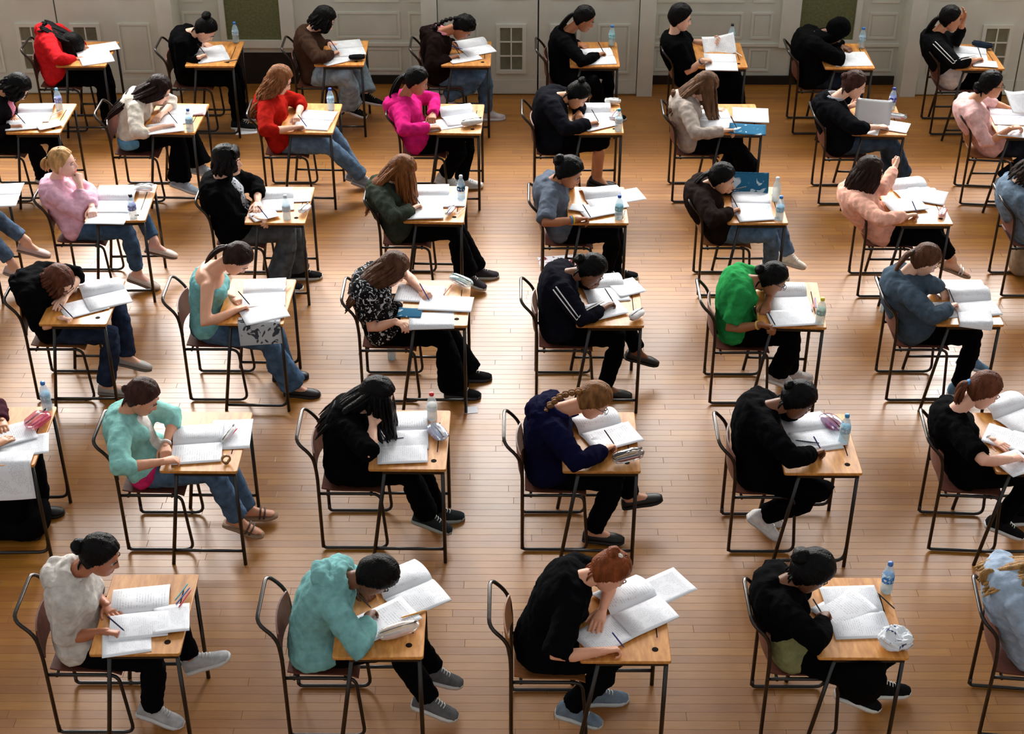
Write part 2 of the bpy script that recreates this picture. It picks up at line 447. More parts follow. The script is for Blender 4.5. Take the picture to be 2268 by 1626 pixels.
# panels of the recessed wall
zt, zb = WZ((800, 26), YR), WZ((800, 84), YR)
for a, b in ((744, 886), (904, 948), (1452, 1645), (1664, 1711), (405, 455), (1924, 1987)):
    moulding(wall_far, WX((a, 50), YR), WX((b, 50), YR), zb, zt, YR)
    moulding(wall_far, WX((a, 50), YR), WX((b, 50), YR), 0.14, zb - 0.1, YR)
    moulding(wall_far, WX((a, 50), YR), WX((b, 50), YR), zt + 0.1, 2.0, YR)
# chair rail
rl = MB(); rl.box((-8.5, YR - 0.025, zb - 0.075), (8.5, YR, zb - 0.045))
obj('chair_rail', rl.mesh('chair_rail', trim_mat, False), wall_far)
# two framed green boards
for k, (a, b, ia, ib, nm) in enumerate(((488, 652, 499, 623, 'left'), (1729, 1905, 1766, 1890, 'right'))):
    x0, x1 = WX((a, 40), YR), WX((b, 40), YR)
    j0, j1 = WX((ia + 3, 60), YR), WX((ib, 60), YR)
    z0, zi = WZ((a, 97), YR), WZ((a, 86), YR)
    root = empty('notice_board', ((x0 + x1) / 2, YR, z0))
    tag(root, 'green notice board in a white frame, the %s one of two on the far wall' % nm, 'notice board', 'green boards on the far wall')
    ox, oz = (x0 + x1) / 2, z0
    mb = MB(); mb.box((j0 - ox, -0.02, zi - oz), (j1 - ox, -0.001, 1.95 - oz))
    obj('board', mb.mesh('board', board_mat, False), root)
    for nm2, lo, hi in (('frame_rail', (x0, zi - .075), (x1, zi)), ('frame_rail', (x0, 1.95), (x1, 2.03)), ('frame_stile', (x0, zi), (j0, 1.95)), ('frame_stile', (j1, zi), (x1, 1.95))):
        mb = MB(); mb.box((lo[0] - ox, -0.05, lo[1] - oz), (hi[0] - ox, -0.001, hi[1] - oz))
        obj(nm2, mb.mesh(nm2, trim_mat, False), root)
    # flat dark panel, painted as the shade of a low alcove under the board
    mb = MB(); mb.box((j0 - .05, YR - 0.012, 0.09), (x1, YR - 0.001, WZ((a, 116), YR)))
    obj('alcove_shade_panel', mb.mesh('alcove_shade_panel', skirt_alcove_mat, False), wall_far)
# door bays with double doors
def door_bay(k, cx):
    y = YD
    mb = MB()
    for a, b in ((-1.12, -0.97), (0.97, 1.12)): mb.box((cx + a, y, 0), (cx + b, YR, 2.0)); mb.box((cx + a, y, 2.0), (cx + b, y + .9, 5.5))
    mb.box((cx - 0.97, y + 0.03, 1.98), (cx + 0.97, y + .9, WIN_Z0)); mb.box((cx - 0.97, y + 0.03, WIN_Z1), (cx + 0.97, y + .9, 5.5))  # unseen sill, lintel and piers, deepened to shade the back row
    fr = tag(obj('trim_%d' % (k + 1), mb.mesh('door_bay_frame', trim_mat, False)), 'painted frame of a projecting double door bay', kind='structure')
    for s in (-1, 1):
        leaf = empty('door_%d' % (2 * k + (1 if s < 0 else 2)), (cx + s * 0.485, y + 0.04, 0))
        tag(leaf, 'white panelled door leaf with small glazed panes, %s leaf of the %s doors' % ('left' if s < 0 else 'right', ('left', 'middle', 'right')[k]), kind='structure')
        mb = MB(); mb.box((-0.478, 0, 0.008), (0.478, 0.04, 1.97))
        obj('door_slab', mb.mesh('door_slab', wall_mat, False), leaf)
        zt, zb = WZ((1130, 56), y), WZ((1130, 165), y)
        # inner glazed panel (towards the seam), outer plain panel
        gi = (-0.28, 0.0) if s < 0 else (0.0, 0.28)
        gi = (0.08, 0.37) if s < 0 else (-0.37, -0.08)
        po = (-0.40, -0.09) if s < 0 else (0.09, 0.40)
        mb = MB(); rect_frame(mb, gi[0], gi[1], zb, zt, 0, 0.035, 0.02)
        obj('glazing_frame', mb.mesh('glazing_frame', trim_mat, False), leaf)
        gx0, gx1, gz0, gz1 = gi[0] + .035, gi[1] - .035, zb + .035, zt - .035
        nx, nz = 2, 3
        for ix in range(nx):
            for iz in range(nz):
                mb = MB(); w = (gx1 - gx0) / nx; h = (gz1 - gz0) / nz
                mb.box((gx0 + ix * w + .007, -.006, gz0 + iz * h + .007), (gx0 + (ix + 1) * w - .007, -.001, gz0 + (iz + 1) * h - .007))
                obj('pane', mb.mesh('pane', glass_dark, False), leaf)
        mb = MB()
        for ix in range(1, nx): mb.box((gx0 + ix * (gx1 - gx0) / nx - .007, -.014, gz0), (gx0 + ix * (gx1 - gx0) / nx + .007, -.001, gz1))
        for iz in range(1, nz): mb.box((gx0, -.013, gz0 + iz * (gz1 - gz0) / nz - .007), (gx1, -.001, gz0 + iz * (gz1 - gz0) / nz + .007))
        obj('glazing_bar', mb.mesh('glazing_bar', trim_mat, False), leaf)
        moulding(leaf, po[0], po[1], zb, zt, 0)
        for a, b in (gi, po): moulding(leaf, a, b, zt + 0.24, 1.85, 0)
        mb = MB(); mb.box((-0.47, -0.006, 0.02), (0.47, -0.0005, zb - 0.07))
        obj('kick_plate', mb.mesh('kick_plate', wall_mat, False), leaf)
    # tall window above the doors
    win = empty('window_%d' % (k + 1), (cx, y + 0.76, WIN_Z0)); tag(win, 'tall bright daylight window above the %s doors' % ('left', 'middle', 'right')[k], kind='structure')
    mb = MB()
    for x in (-0.95, -0.32, 0.32, 0.95): mb.box((x - .03, 0, 0), (x + .03, .05, WIN_Z1 - WIN_Z0))
    for z in (0.02, 1.1, 2.2, WIN_Z1 - WIN_Z0 - .02): mb.box((-.95, .005, z - .025), (.95, .045, z + .025))
    obj('window_frame', mb.mesh('window_frame', trim_mat, False), win)
for k, cx in enumerate(DOOR_X): door_bay(k, cx)
for k, cx in enumerate((-2.1, 2.55)):
    win = empty('window_%d' % (k + 4), (cx, YR + 0.47, 2.35)); tag(win, 'tall window high in the %s recess of the wall' % ('left', 'right')[k], kind='structure')
    mb = MB()
    for x in (-0.95, 0, 0.95): mb.box((x - .03, 0, 0), (x + .03, .05, 2.95))
    for z in (0.02, 1.0, 2.0, 2.93): mb.box((-.95, .005, z - .025), (.95, .045, z + .025))
    obj('window_frame', mb.mesh('window_frame', trim_mat, False), win)

# ------------------------------------------------------------------ furniture
tube_mat = mottled('black_steel_tube', (16, 14, 14), rough=0.33, scale=60, amt=0.25, bump=0.05, bscale=120, spec=0.6)
worn_tube = mottled('worn_steel_tube', (44, 36, 32), rough=0.28, scale=25, amt=0.35, bump=0.03, spec=0.8, metallic=0.5)
ply_mat = mottled('chair_plywood', (104, 60, 48), rough=0.45, scale=14, amt=0.22, bump=0.08, stretch=(1, 4, 1), spec=0.35)
ply_light = mottled('chair_plywood_tan', (140, 88, 48), rough=0.45, scale=14, amt=0.22, bump=0.08, stretch=(1, 4, 1), spec=0.35)
hole_shade_mat = plain('desk_hole_shade', (24, 14, 8), rough=0.9, spec=0.1)  # dark colour standing for the shade inside hole and groove
DW, DD, DH = 0.45, 0.60, 0.72
CW = 0.185     # half width of a chair
def chair_meshes():
    out = []
    up = fillet([(-.19, -CW, .02), (-.19, -CW, .56), (-.205, -CW, .70), (-.30, -CW, .805), (-.30, CW, .805), (-.205, CW, .70), (-.19, CW, .56), (-.19, CW, .02)], 0.06, 5)
    mb = MB(); mb.tube(up, 0.0105, 8); out.append(('back_frame', mb.mesh('back_frame', worn_tube)))
    for s in (-1, 1):
        y = s * (CW - 0.004)
        p = fillet([(-.185, y, .425), (.175, y, .425), (.205, y, .012), (-.188, y, .012), (-.188, y, .06)], 0.055, 5)
        mb = MB(); mb.tube(p, 0.0098, 8); out.append(('side_frame', mb.mesh('side_frame', tube_mat)))
    for x in (-.14, .12):
        mb = MB(); mb.tube([(x, -CW, .418), (x, CW, .418)], 0.008, 8); out.append(('cross_bar', mb.mesh('cross_bar', tube_mat)))
    # moulded seat: dips in the middle and rolls down at the front
    mb = MB(); nx, ny = 9, 7; top = []; bot = []
    for i in range(nx):
        for j in range(ny):
            u = i / (nx - 1); v = j / (ny - 1) * 2 - 1
            x = -.175 + .365 * u; yy = v * (CW - .012) * (1 - 0.06 * (1 - u))
            z = .442 - .012 * (1 - v * v) * math.sin(math.pi * min(1, u * 1.1)) - (.02 * max(0, (u - .82) / .18) ** 2) + .012 * max(0, (.15 - u) / .15)
            top.append((x, yy, z)); bot.append((x, yy, z - .009))
    f = []
    for i in range(nx - 1):
        for j in range(ny - 1):
            a = i * ny + j; f.append((a, a + ny, a + ny + 1, a + 1)); k = nx * ny; f.append((k + a, k + a + 1, k + a + ny + 1, k + a + ny))
    edge = [i * ny for i in range(nx)] + [(nx - 1) * ny + j for j in range(1, ny)] + [i * ny + ny - 1 for i in range(nx - 2, -1, -1)] + [j for j in range(ny - 2, 0, -1)]
    for a, b in zip(edge, edge[1:] + edge[:1]): f.append((b, a, a + nx * ny, b + nx * ny))
    mb.add(top + bot, f); out.append(('seat', sharp(mb.mesh('seat', ply_mat))))
    # curved plywood back panel
    mb = MB(); nx, ny = 7, 9; a_ = []; b_ = []
    for i in range(nx):
        for j in range(ny):
            u = i / (nx - 1); v = j / (ny - 1) * 2 - 1
            w = (CW - .004) * (1 - 0.10 * abs(2 * u - 1) ** 3)
            z = .535 + .185 * u - .01 * abs(v) ** 3
            x = -.192 - .014 * u - .026 * (1 - v * v)
            a_.append((x, v * w, z)); b_.append((x + .009, v * w, z))
    f = []
    for i in range(nx - 1):
        for j in range(ny - 1):
            a = i * ny + j; k = nx * ny
            f.append((a, a + ny, a + ny + 1, a + 1)); f.append((k + a, k + a + 1, k + a + ny + 1, k + a + ny))
    edge = [i * ny for i in range(nx)] + [(nx - 1) * ny + j for j in range(1, ny)] + [i * ny + ny - 1 for i in range(nx - 2, -1, -1)] + [j for j in range(ny - 2, 0, -1)]
    for a, b in zip(edge, edge[1:] + edge[:1]): f.append((b, a, a + nx * ny, b + nx * ny))
    mb.add(a_ + b_, f); out.append(('backrest', sharp(mb.mesh('backrest', ply_mat))))
    return out
CHAIR = chair_meshes()
CHAIR_T = [(n, (m.copy() if n in ('seat', 'backrest') else m)) for n, m in CHAIR]
for n, m in CHAIR_T:
    if n in ('seat', 'backrest'): m.materials[0] = ply_light
def chair(x_rear, y, who, rz=0.0, tan=False, z=0.0):
    root = empty('stacking_chair', (x_rear + 0.19, y, 0), rz)
    tag(root, 'steel and plywood chair under the wearer of ' + who, 'chair', 'exam hall chairs')
    for n, m in (CHAIR_T if tan else CHAIR): obj(n, m, root)
    return root
def desk_meshes(kind):
    out = []
    mb = MB()
    # table top with rounded corners
    def outline(r, inset, z):
        pts = []
        for cx, cy, a0 in ((-r - 0, r, -90), (-r, DD - r, 0), (-DW + r, DD - r, 90), (-DW + r, r, 180)):
            for k in range(4):
                a = math.radians(a0 + 30 * k)
                pts.append((cx + (r - inset) * math.cos(a), cy + (r - inset) * math.sin(a), z))
        return pts
    mb.loft([outline(.014, .002, .702), outline(.014, 0, .704), outline(.014, 0, .7175), outline(.014, .003, .72)])
    out.append(('desk_top', sharp(mb.mesh('desk_top', wood_top()), 30)))
    mb = MB(); mb.lathe([(.0165, 0), (.0165, .0012), (.0145, .0014)], (-.075, .085, .7196), 16)
    out.append(('inkwell_hole_shade', mb.mesh('inkwell_hole_shade', hole_shade_mat)))  # slightly raised disc, the hole's shade put into its colour
    mb = MB(); mb.box((-.062, .17, .7195), (-.056, .47, .7207)); out.append(('pen_groove_shade', mb.mesh('pen_groove_shade', hole_shade_mat, False)))  # slightly raised strip, the groove's shade put into its colour
    # legs: upright at the front, splayed towards the sitter
    for y in (.03, DD - .03):
        mb = MB(); mb.tube([(-.022, y, .70), (-.022, y, .0)], 0.0115, 8); out.append(('leg', mb.mesh('leg', tube_mat)))
        mb = MB(); mb.tube([(-.355, y, .70), (-.455, y, .0)], 0.0115, 8); out.append(('leg', mb.mesh('leg', tube_mat)))
        mb = MB()
        if kind == 0:
            mb.tube([(-.44, y, .105), (-.022, y, .105)], 0.010, 8)
        else:
            mb.tube(fillet([(-.448, y, .045), (-.03, y, .045), (-.022, y, .17)], .07, 5), 0.0105, 8)
        out.append(('crossbar', mb.mesh('crossbar', tube_mat)))
    mb = MB(); mb.box((-.37, .018, .672), (-.015, .042, .702)); out.append(('apron_rail', mb.mesh('apron_rail', tube_mat, False)))
    mb = MB(); mb.box((-.37, DD - .042, .672), (-.015, DD - .018, .702)); out.append(('apron_rail', mb.mesh('apron_rail', tube_mat, False)))
    mb = MB(); mb.box((-.37, .042, .672), (-.35, DD - .042, .702)); out.append(('apron_rail', mb.mesh('apron_rail', tube_mat, False)))
    return out
DESK = [desk_meshes(0), desk_meshes(1)]
def desk(x, y, rz, who, kind=0):
    root = empty('exam_desk', (x, y, 0), rz)
    tag(root, 'wooden exam desk before the wearer of ' + who, 'desk', 'single exam desks')
    for n, m in DESK[kind]: obj(n, m, root)
    return root

# ------------------------------------------------------------------ people
def smoothstep(x): x = np.clip(x, 0, 1); return x * x * (3 - 2 * x)
def head_grid(nl=56, nv=44):
    """a head in its own frame: x forward, y to the left, z up, eyes at z = 0"""
    th = np.linspace(0, math.pi, nv + 1)
    t = np.arange(nl) / nl * 2 * math.pi - math.pi
    ph = t - 0.55 * np.sin(t)         # more columns across the face
    TH, PH = np.meshgrid(th, ph, indexing='ij')
    uz = np.cos(TH); p = 2.35
    c = (1 - np.abs(uz) ** p) ** (1 / p)
    cx = np.cos(PH); sy = np.sin(PH)
    z = 0.116 * uz
    s = np.clip((-uz - 0.05) / 0.95, 0, 1)
    rx = np.where(cx > 0, 0.088, 0.100 * (1 - 0.62 * s ** 1.1))
    ry = 0.0755 * (1 - 0.26 * s ** 1.5)
    x = rx * c * cx + 0.034 * s ** 2.2 - 0.004
    y = ry * c * sy
    # forehead slope
    x = x - np.where(cx > 0, 0.010 * smoothstep((z - .03) / .08), 0)
    front = (cx > 0.2)
    g = lambda v, m, sd: np.exp(-((v - m) / sd) ** 2)
    nose = np.interp(z, [-.052, -.046, -.038, -.028, .0, .016], [0, .010, .027, .021, .008, 0])
    x = x + front * nose * g(y, 0, .0115)
    x = x + front * .006 * (g(y, .013, .007) + g(y, -.013, .007)) * g(z, -.041, .008)
    x = x - front * .012 * (g(y, .031, .016) + g(y, -.031, .016)) * g(z, 0, .012)
    x = x + front * .004 * (g(y, .03, .02) + g(y, -.03, .02)) * g(z, .021, .008)
    x = x + front * .005 * (g(y, .043, .02) + g(y, -.043, .02)) * g(z, -.03, .02)
    x = x + front * .0075 * g(y, 0, .021) * (g(z, -.062, .0055) + 1.05 * g(z, -.075, .0065)) - front * .004 * g(y, 0, .025) * g(z, -.0685, .003)
    x = x + front * .007 * g(y, 0, .022) * g(z, -.100, .013)
    V = np.stack([x, y, z], -1)
    return V
HEAD = head_grid()
def grid_faces(nv, nl):
    f = []
    for i in range(nv):
        for j in range(nl):
            a = i * nl + j; b = i * nl + (j + 1) % nl
            f.append((a, a + nl, b + nl, b))
    return f
HNV, HNL = HEAD.shape[0] - 1, HEAD.shape[1]
HFACES = grid_faces(HNV, HNL)
def make_head():
    """verts, faces, material index: 0 skin 1 lip 2 eye white 3 iris 4 brow"""
    mb = MB()
    V = HEAD.reshape(-1, 3)
    mb.add(V, [], 0)
    for f in HFACES:
        c = V[list(f)].mean(0)
        mi = 1 if (c[0] > .07 and abs(c[1]) < .021 * (1 - abs(c[2] + .0685) / .02) + .004 and -.081 < c[2] < -.057) else 0
        mb.f.append(f); mb.m.append(mi)
    for s in (-1, 1):
        mb.ball((.0662, s * .031, .0), .0125, 12, 8, 2)
        mb.ball((.0742, s * .031, -.001), .0062, 10, 6, 3)
        # upper lid
        mb.tube([(.0785, s * .0175, .002), (.0835, s * .026, .0055), (.0825, s * .036, .0055), (.0735, s * .0445, .001)], [.002, .0038, .0038, .002], 6, 0)
        mb.tube([(.084, s * .016, .0165), (.088, s * .026, .0205), (.085, s * .038, .021), (.073, s * .05, .0155)], [.0022, .0034, .003, .0016], 6, 4)
        # ear
        mb.ball((-.008, s * .0765, -.010), (.017, .008, .030), 12, 8, 0, np.array(Matrix.Rotation(s * 0.35, 3, 'Z') @ Matrix.Rotation(0.2, 3, 'Y')))
        mb.ball((-.004, s * .081, -.008), (.010, .006, .019), 8, 6, 0)
    return mb
HEADMB = make_head()
HHV = np.array(HEADMB.v)
def hand_raw(pose):
    mb = MB()
    mb.loft([[(-.02, .024 * math.cos(a), .019 * math.sin(a)) for a in np.linspace(0, 2 * math.pi, 12, endpoint=False)],
             [(.015, .029 * math.cos(a), .018 * math.sin(a)) for a in np.linspace(0, 2 * math.pi, 12, endpoint=False)],
             [(.05, .037 * math.cos(a), .016 * math.sin(a)) for a in np.linspace(0, 2 * math.pi, 12, endpoint=False)],
             [(.083, .039 * math.cos(a), .014 * math.sin(a)) for a in np.linspace(0, 2 * math.pi, 12, endpoint=False)],
             [(.092, .034 * math.cos(a), .009 * math.sin(a)) for a in np.linspace(0, 2 * math.pi, 12, endpoint=False)]])
    curls = {'flat': [(8, 14, 10)] * 4, 'write': [(48, 52, 25), (55, 62, 32), (62, 72, 40), (66, 76, 42)], 'fist': [(82, 98, 62)] * 4,
             'curl': [(28, 38, 25), (32, 42, 28), (36, 46, 30), (40, 48, 32)]}[pose]
    for i, (y0, L, r) in enumerate(((.0285, .072, .0088), (.0095, .080, .0092), (-.010, .075, .0088), (-.0285, .060, .0078))):
        p = np.array([.082, y0, 0.0]); pts = [p - np.array([.02, 0, 0]), p]; a = 0.0
        spread = (y0 / .03) * (0.10 if pose == 'flat' else 0.03)
        for seg, cu in zip((.45, .31, .24), curls[i]):
            a += math.radians(cu)
            d = np.array([math.cos(a), spread, -math.sin(a)]); p = p + d * L * seg; pts.append(p)
        mb.tube(pts, [r, r * 1.02, r, r * .93, r * .82], 9, round_ends=True)
    if pose == 'flat': tp = [(.012, .022, -.004), (.040, .046, -.010), (.066, .060, -.014), (.090, .066, -.016)]
    elif pose == 'write': tp = [(.012, .022, -.006), (.045, .042, -.022), (.075, .044, -.036), (.098, .036, -.046)]
    elif pose == 'fist': tp = [(.012, .022, -.006), (.045, .040, -.024), (.070, .030, -.040), (.082, .008, -.044)]
    else: tp = [(.012, .022, -.006), (.042, .046, -.016), (.068, .054, -.028), (.092, .052, -.036)]
    mb.tube(tp, [.013, .0115, .0105, .009], 9, round_ends=True)
    return mb
JOBS = []       # (raw MB, voxel, smooth iterations, fold strength, callback(mesh))
def job(mb, voxel, it, disp, cb): JOBS.append((mb, voxel, it, disp, cb))
def run_jobs():
    global JOBS
    tex = bpy.data.textures.new('folds', 'CLOUDS'); tex.noise_scale = 0.048; tex.noise_depth = 2
    obs = []
    for mb, voxel, it, disp, cb in JOBS:
        me = bpy.data.meshes.new('tmp'); me.from_pydata(mb.v, [], mb.f)
        o = bpy.data.objects.new('tmp', me); COL.objects.link(o)
        r = o.modifiers.new('r', 'REMESH'); r.mode = 'VOXEL'; r.voxel_size = voxel; r.adaptivity = 0.0
        s = o.modifiers.new('s', 'SMOOTH'); s.factor = 0.5; s.iterations = it
        if disp:
            d = o.modifiers.new('d', 'DISPLACE'); d.texture = tex; d.texture_coords = 'LOCAL'; d.strength = disp * 1.7; d.mid_level = 0.5
            s2 = o.modifiers.new('s2', 'SMOOTH'); s2.factor = 0.4; s2.iterations = 1
        obs.append(o)
    dg = bpy.context.evaluated_depsgraph_get(); dg.update()
    done = [bpy.data.meshes.new_from_object(o.evaluated_get(dg)) for o in obs]
    for o in obs:
        m = o.data; bpy.data.objects.remove(o); bpy.data.meshes.remove(m)
    bpy.data.textures.remove(tex)
    for me, (mb, voxel, it, disp, cb) in zip(done, JOBS): cb(me)
    JOBS = []
HANDS = {}
def _grab(key):
    def cb(me):
        v = np.zeros(len(me.vertices) * 3); me.vertices.foreach_get('co', v); v = v.reshape(-1, 3)
        HANDS[key] = (v, [tuple(p.vertices) for p in me.polygons]); bpy.data.meshes.remove(me)
    return cb
for _p in ('flat', 'write', 'fist', 'curl'): job(hand_raw(_p), 0.0052, 2, 0, _grab(_p))
run_jobs()

def nrm(v): v = np.asarray(v, float); return v / (np.linalg.norm(v) + 1e-9)
def two_bone(a, c, l1, l2, score, k=32):
    """joint between a and c, chosen round the a-c axis by the lowest score"""
    d = c - a; L = np.linalg.norm(d)
    if L > (l1 + l2) * 0.995: c = a + d / L * (l1 + l2) * 0.995; d = c - a; L = np.linalg.norm(d)
    if L < abs(l1 - l2) + 0.03: L = abs(l1 - l2) + 0.03; c = a + nrm(d) * L; d = c - a
    u = d / L; x = (l1 * l1 - l2 * l2 + L * L) / (2 * L); h = math.sqrt(max(1e-6, l1 * l1 - x * x))
    r = np.array([0, 0, 1.0]) if abs(u[2]) < .9 else np.array([1.0, 0, 0])
    e1 = nrm(r - u * np.dot(r, u)); e2 = np.cross(u, e1)
    best = None
    for i in range(k):
        t = 2 * math.pi * i / k
        q = a + u * x + h * (math.cos(t) * e1 + math.sin(t) * e2)
        sc = score(q)
        if best is None or sc < best[0]: best = (sc, q)
    return best[1], c
TORSO = [(-.16, .10, .075, 0), (-.10, .155, .112, 0), (0.0, .175, .124, 0), (.13, .172, .116, 0), (.34, .134, .096, .004), (.54, .140, .104, .006), (.74, .152, .112, .010),
         (.90, .160, .098, .004), (1.0, .142, .080, 0), (1.07, .092, .064, -.004), (1.13, .060, .056, -.006)]
class Spine:
    def __init__(s, P, M, bulge, twist):
        s.P, s.M = P, M
        d = M - P; b = nrm(np.array([-d[2], 0, d[0]]))
        if b[0] > 0: b = -b
        s.C = (P + M) / 2 + b * bulge * 2 - nrm(d) * 0.0
        s.twist = twist
    def at(s, t):
        if t < 0: q = s.P + (s.C - s.P) * 2 * t; T = nrm(s.C - s.P)
        elif t > 1: T = nrm(s.M - s.C); q = s.M + T * (t - 1) * np.linalg.norm(s.M - s.P)
        else:
            q = (1 - t) ** 2 * s.P + 2 * t * (1 - t) * s.C + t * t * s.M
            T = nrm(2 * (1 - t) * (s.C - s.P) + 2 * t * (s.M - s.C))
        a = s.twist * min(1, max(0, t))
        L = np.array([-math.sin(a), math.cos(a), 0]); L = nrm(L - T * np.dot(L, T))
        return q, T, L, np.cross(L, T)
def torso(mb, sp, off, t0=-1, t1=2, fat=1.0, n=22, fshift=0.0, wfac=1.0, hem_flare=0.0):
    rings = []
    ts = [r[0] for r in TORSO]
    grid = sorted(set([max(t0, ts[0])] + [t for t in np.linspace(ts[0], ts[-1], 22) if t0 <= t <= t1] + [min(t1, ts[-1])]))
    for t in grid:
        w = np.interp(t, ts, [r[1] for r in TORSO]); d = np.interp(t, ts, [r[2] for r in TORSO]); fs = np.interp(t, ts, [r[3] for r in TORSO])
        belly = fat if t < .8 else 1 + (fat - 1) * .5
        q, T, L, Fv = sp.at(t)
        w = (w * belly + off) * wfac; d = d * belly + off
        if hem_flare and t < .15: w += hem_flare * (.15 - t) * 2; d += hem_flare * (.15 - t) * 2
        ring = []
        for j in range(n):
            a = 2 * math.pi * j / n; ca, sa = math.cos(a), math.sin(a)
            ca = math.copysign(abs(ca) ** .86, ca); sa = math.copysign(abs(sa) ** .9, sa)
            ring.append(q + L * w * ca + Fv * (d * sa + fs + fshift))
        rings.append(ring)
    mb.loft(rings)
def foot_loft(mb, A, d, up, off, kind='foot', mi=0):
    d = nrm(d); side = nrm(np.cross(up, d)); up = np.cross(d, side)
    st = [(-.062, .018, -.055), (-.055, .030, -.02), (-.03, .034, .015), (.005, .035, .02), (.04, .035, -.005), (.085, .040, -.032), (.13, .043, -.05), (.165, .036, -.06), (.183, .018, -.066)]
    if kind == 'flat': st = [(-.062, .018, -.055), (-.055, .030, -.028), (-.03, .034, -.03), (.005, .035, -.034), (.04, .037, -.04), (.085, .041, -.044), (.13, .043, -.05), (.168, .034, -.06), (.188, .014, -.068)]
    rings = []
    for x, w, zt in st:
        r = []
        zb = -.084 - off; zt = zt + off; w = w + off
        for j in range(12):
            a = 2 * math.pi * j / 12; ca, sa = math.cos(a), math.sin(a)
            yy = w * math.copysign(abs(ca) ** .7, ca)
            zz = (zt + zb) / 2 + (zt - zb) / 2 * math.copysign(abs(sa) ** .8, sa)
            if zz > (zt + zb) / 2: yy *= 1 - .35 * (zz - (zt + zb) / 2) / ((zt - zb) / 2 + 1e-6)
            r.append(A + d * (x + (off if x > .1 else -off if x < -.04 else 0)) + side * yy + up * zz)
        rings.append(r)
    mb.loft(rings, mi)
def sole_loft(mb, A, d, up, h=.018, off=.008):
    d = nrm(d); side = nrm(np.cross(up, d)); up = np.cross(d, side)
    st = [(-.068, .014), (-.06, .028), (-.03, .034), (.02, .033), (.06, .037), (.11, .044), (.15, .041), (.178, .026), (.192, .010)]
    lo, hi = [], []
    out = [(x, w + off) for x, w in st] + [(x, -w - off) for x, w in reversed(st)]
    for z, l in ((-.094, lo), (-.094 + h, hi)):
        for x, w in out: l.append(A + d * x + side * w + up * z)
    mb.loft([lo, hi])

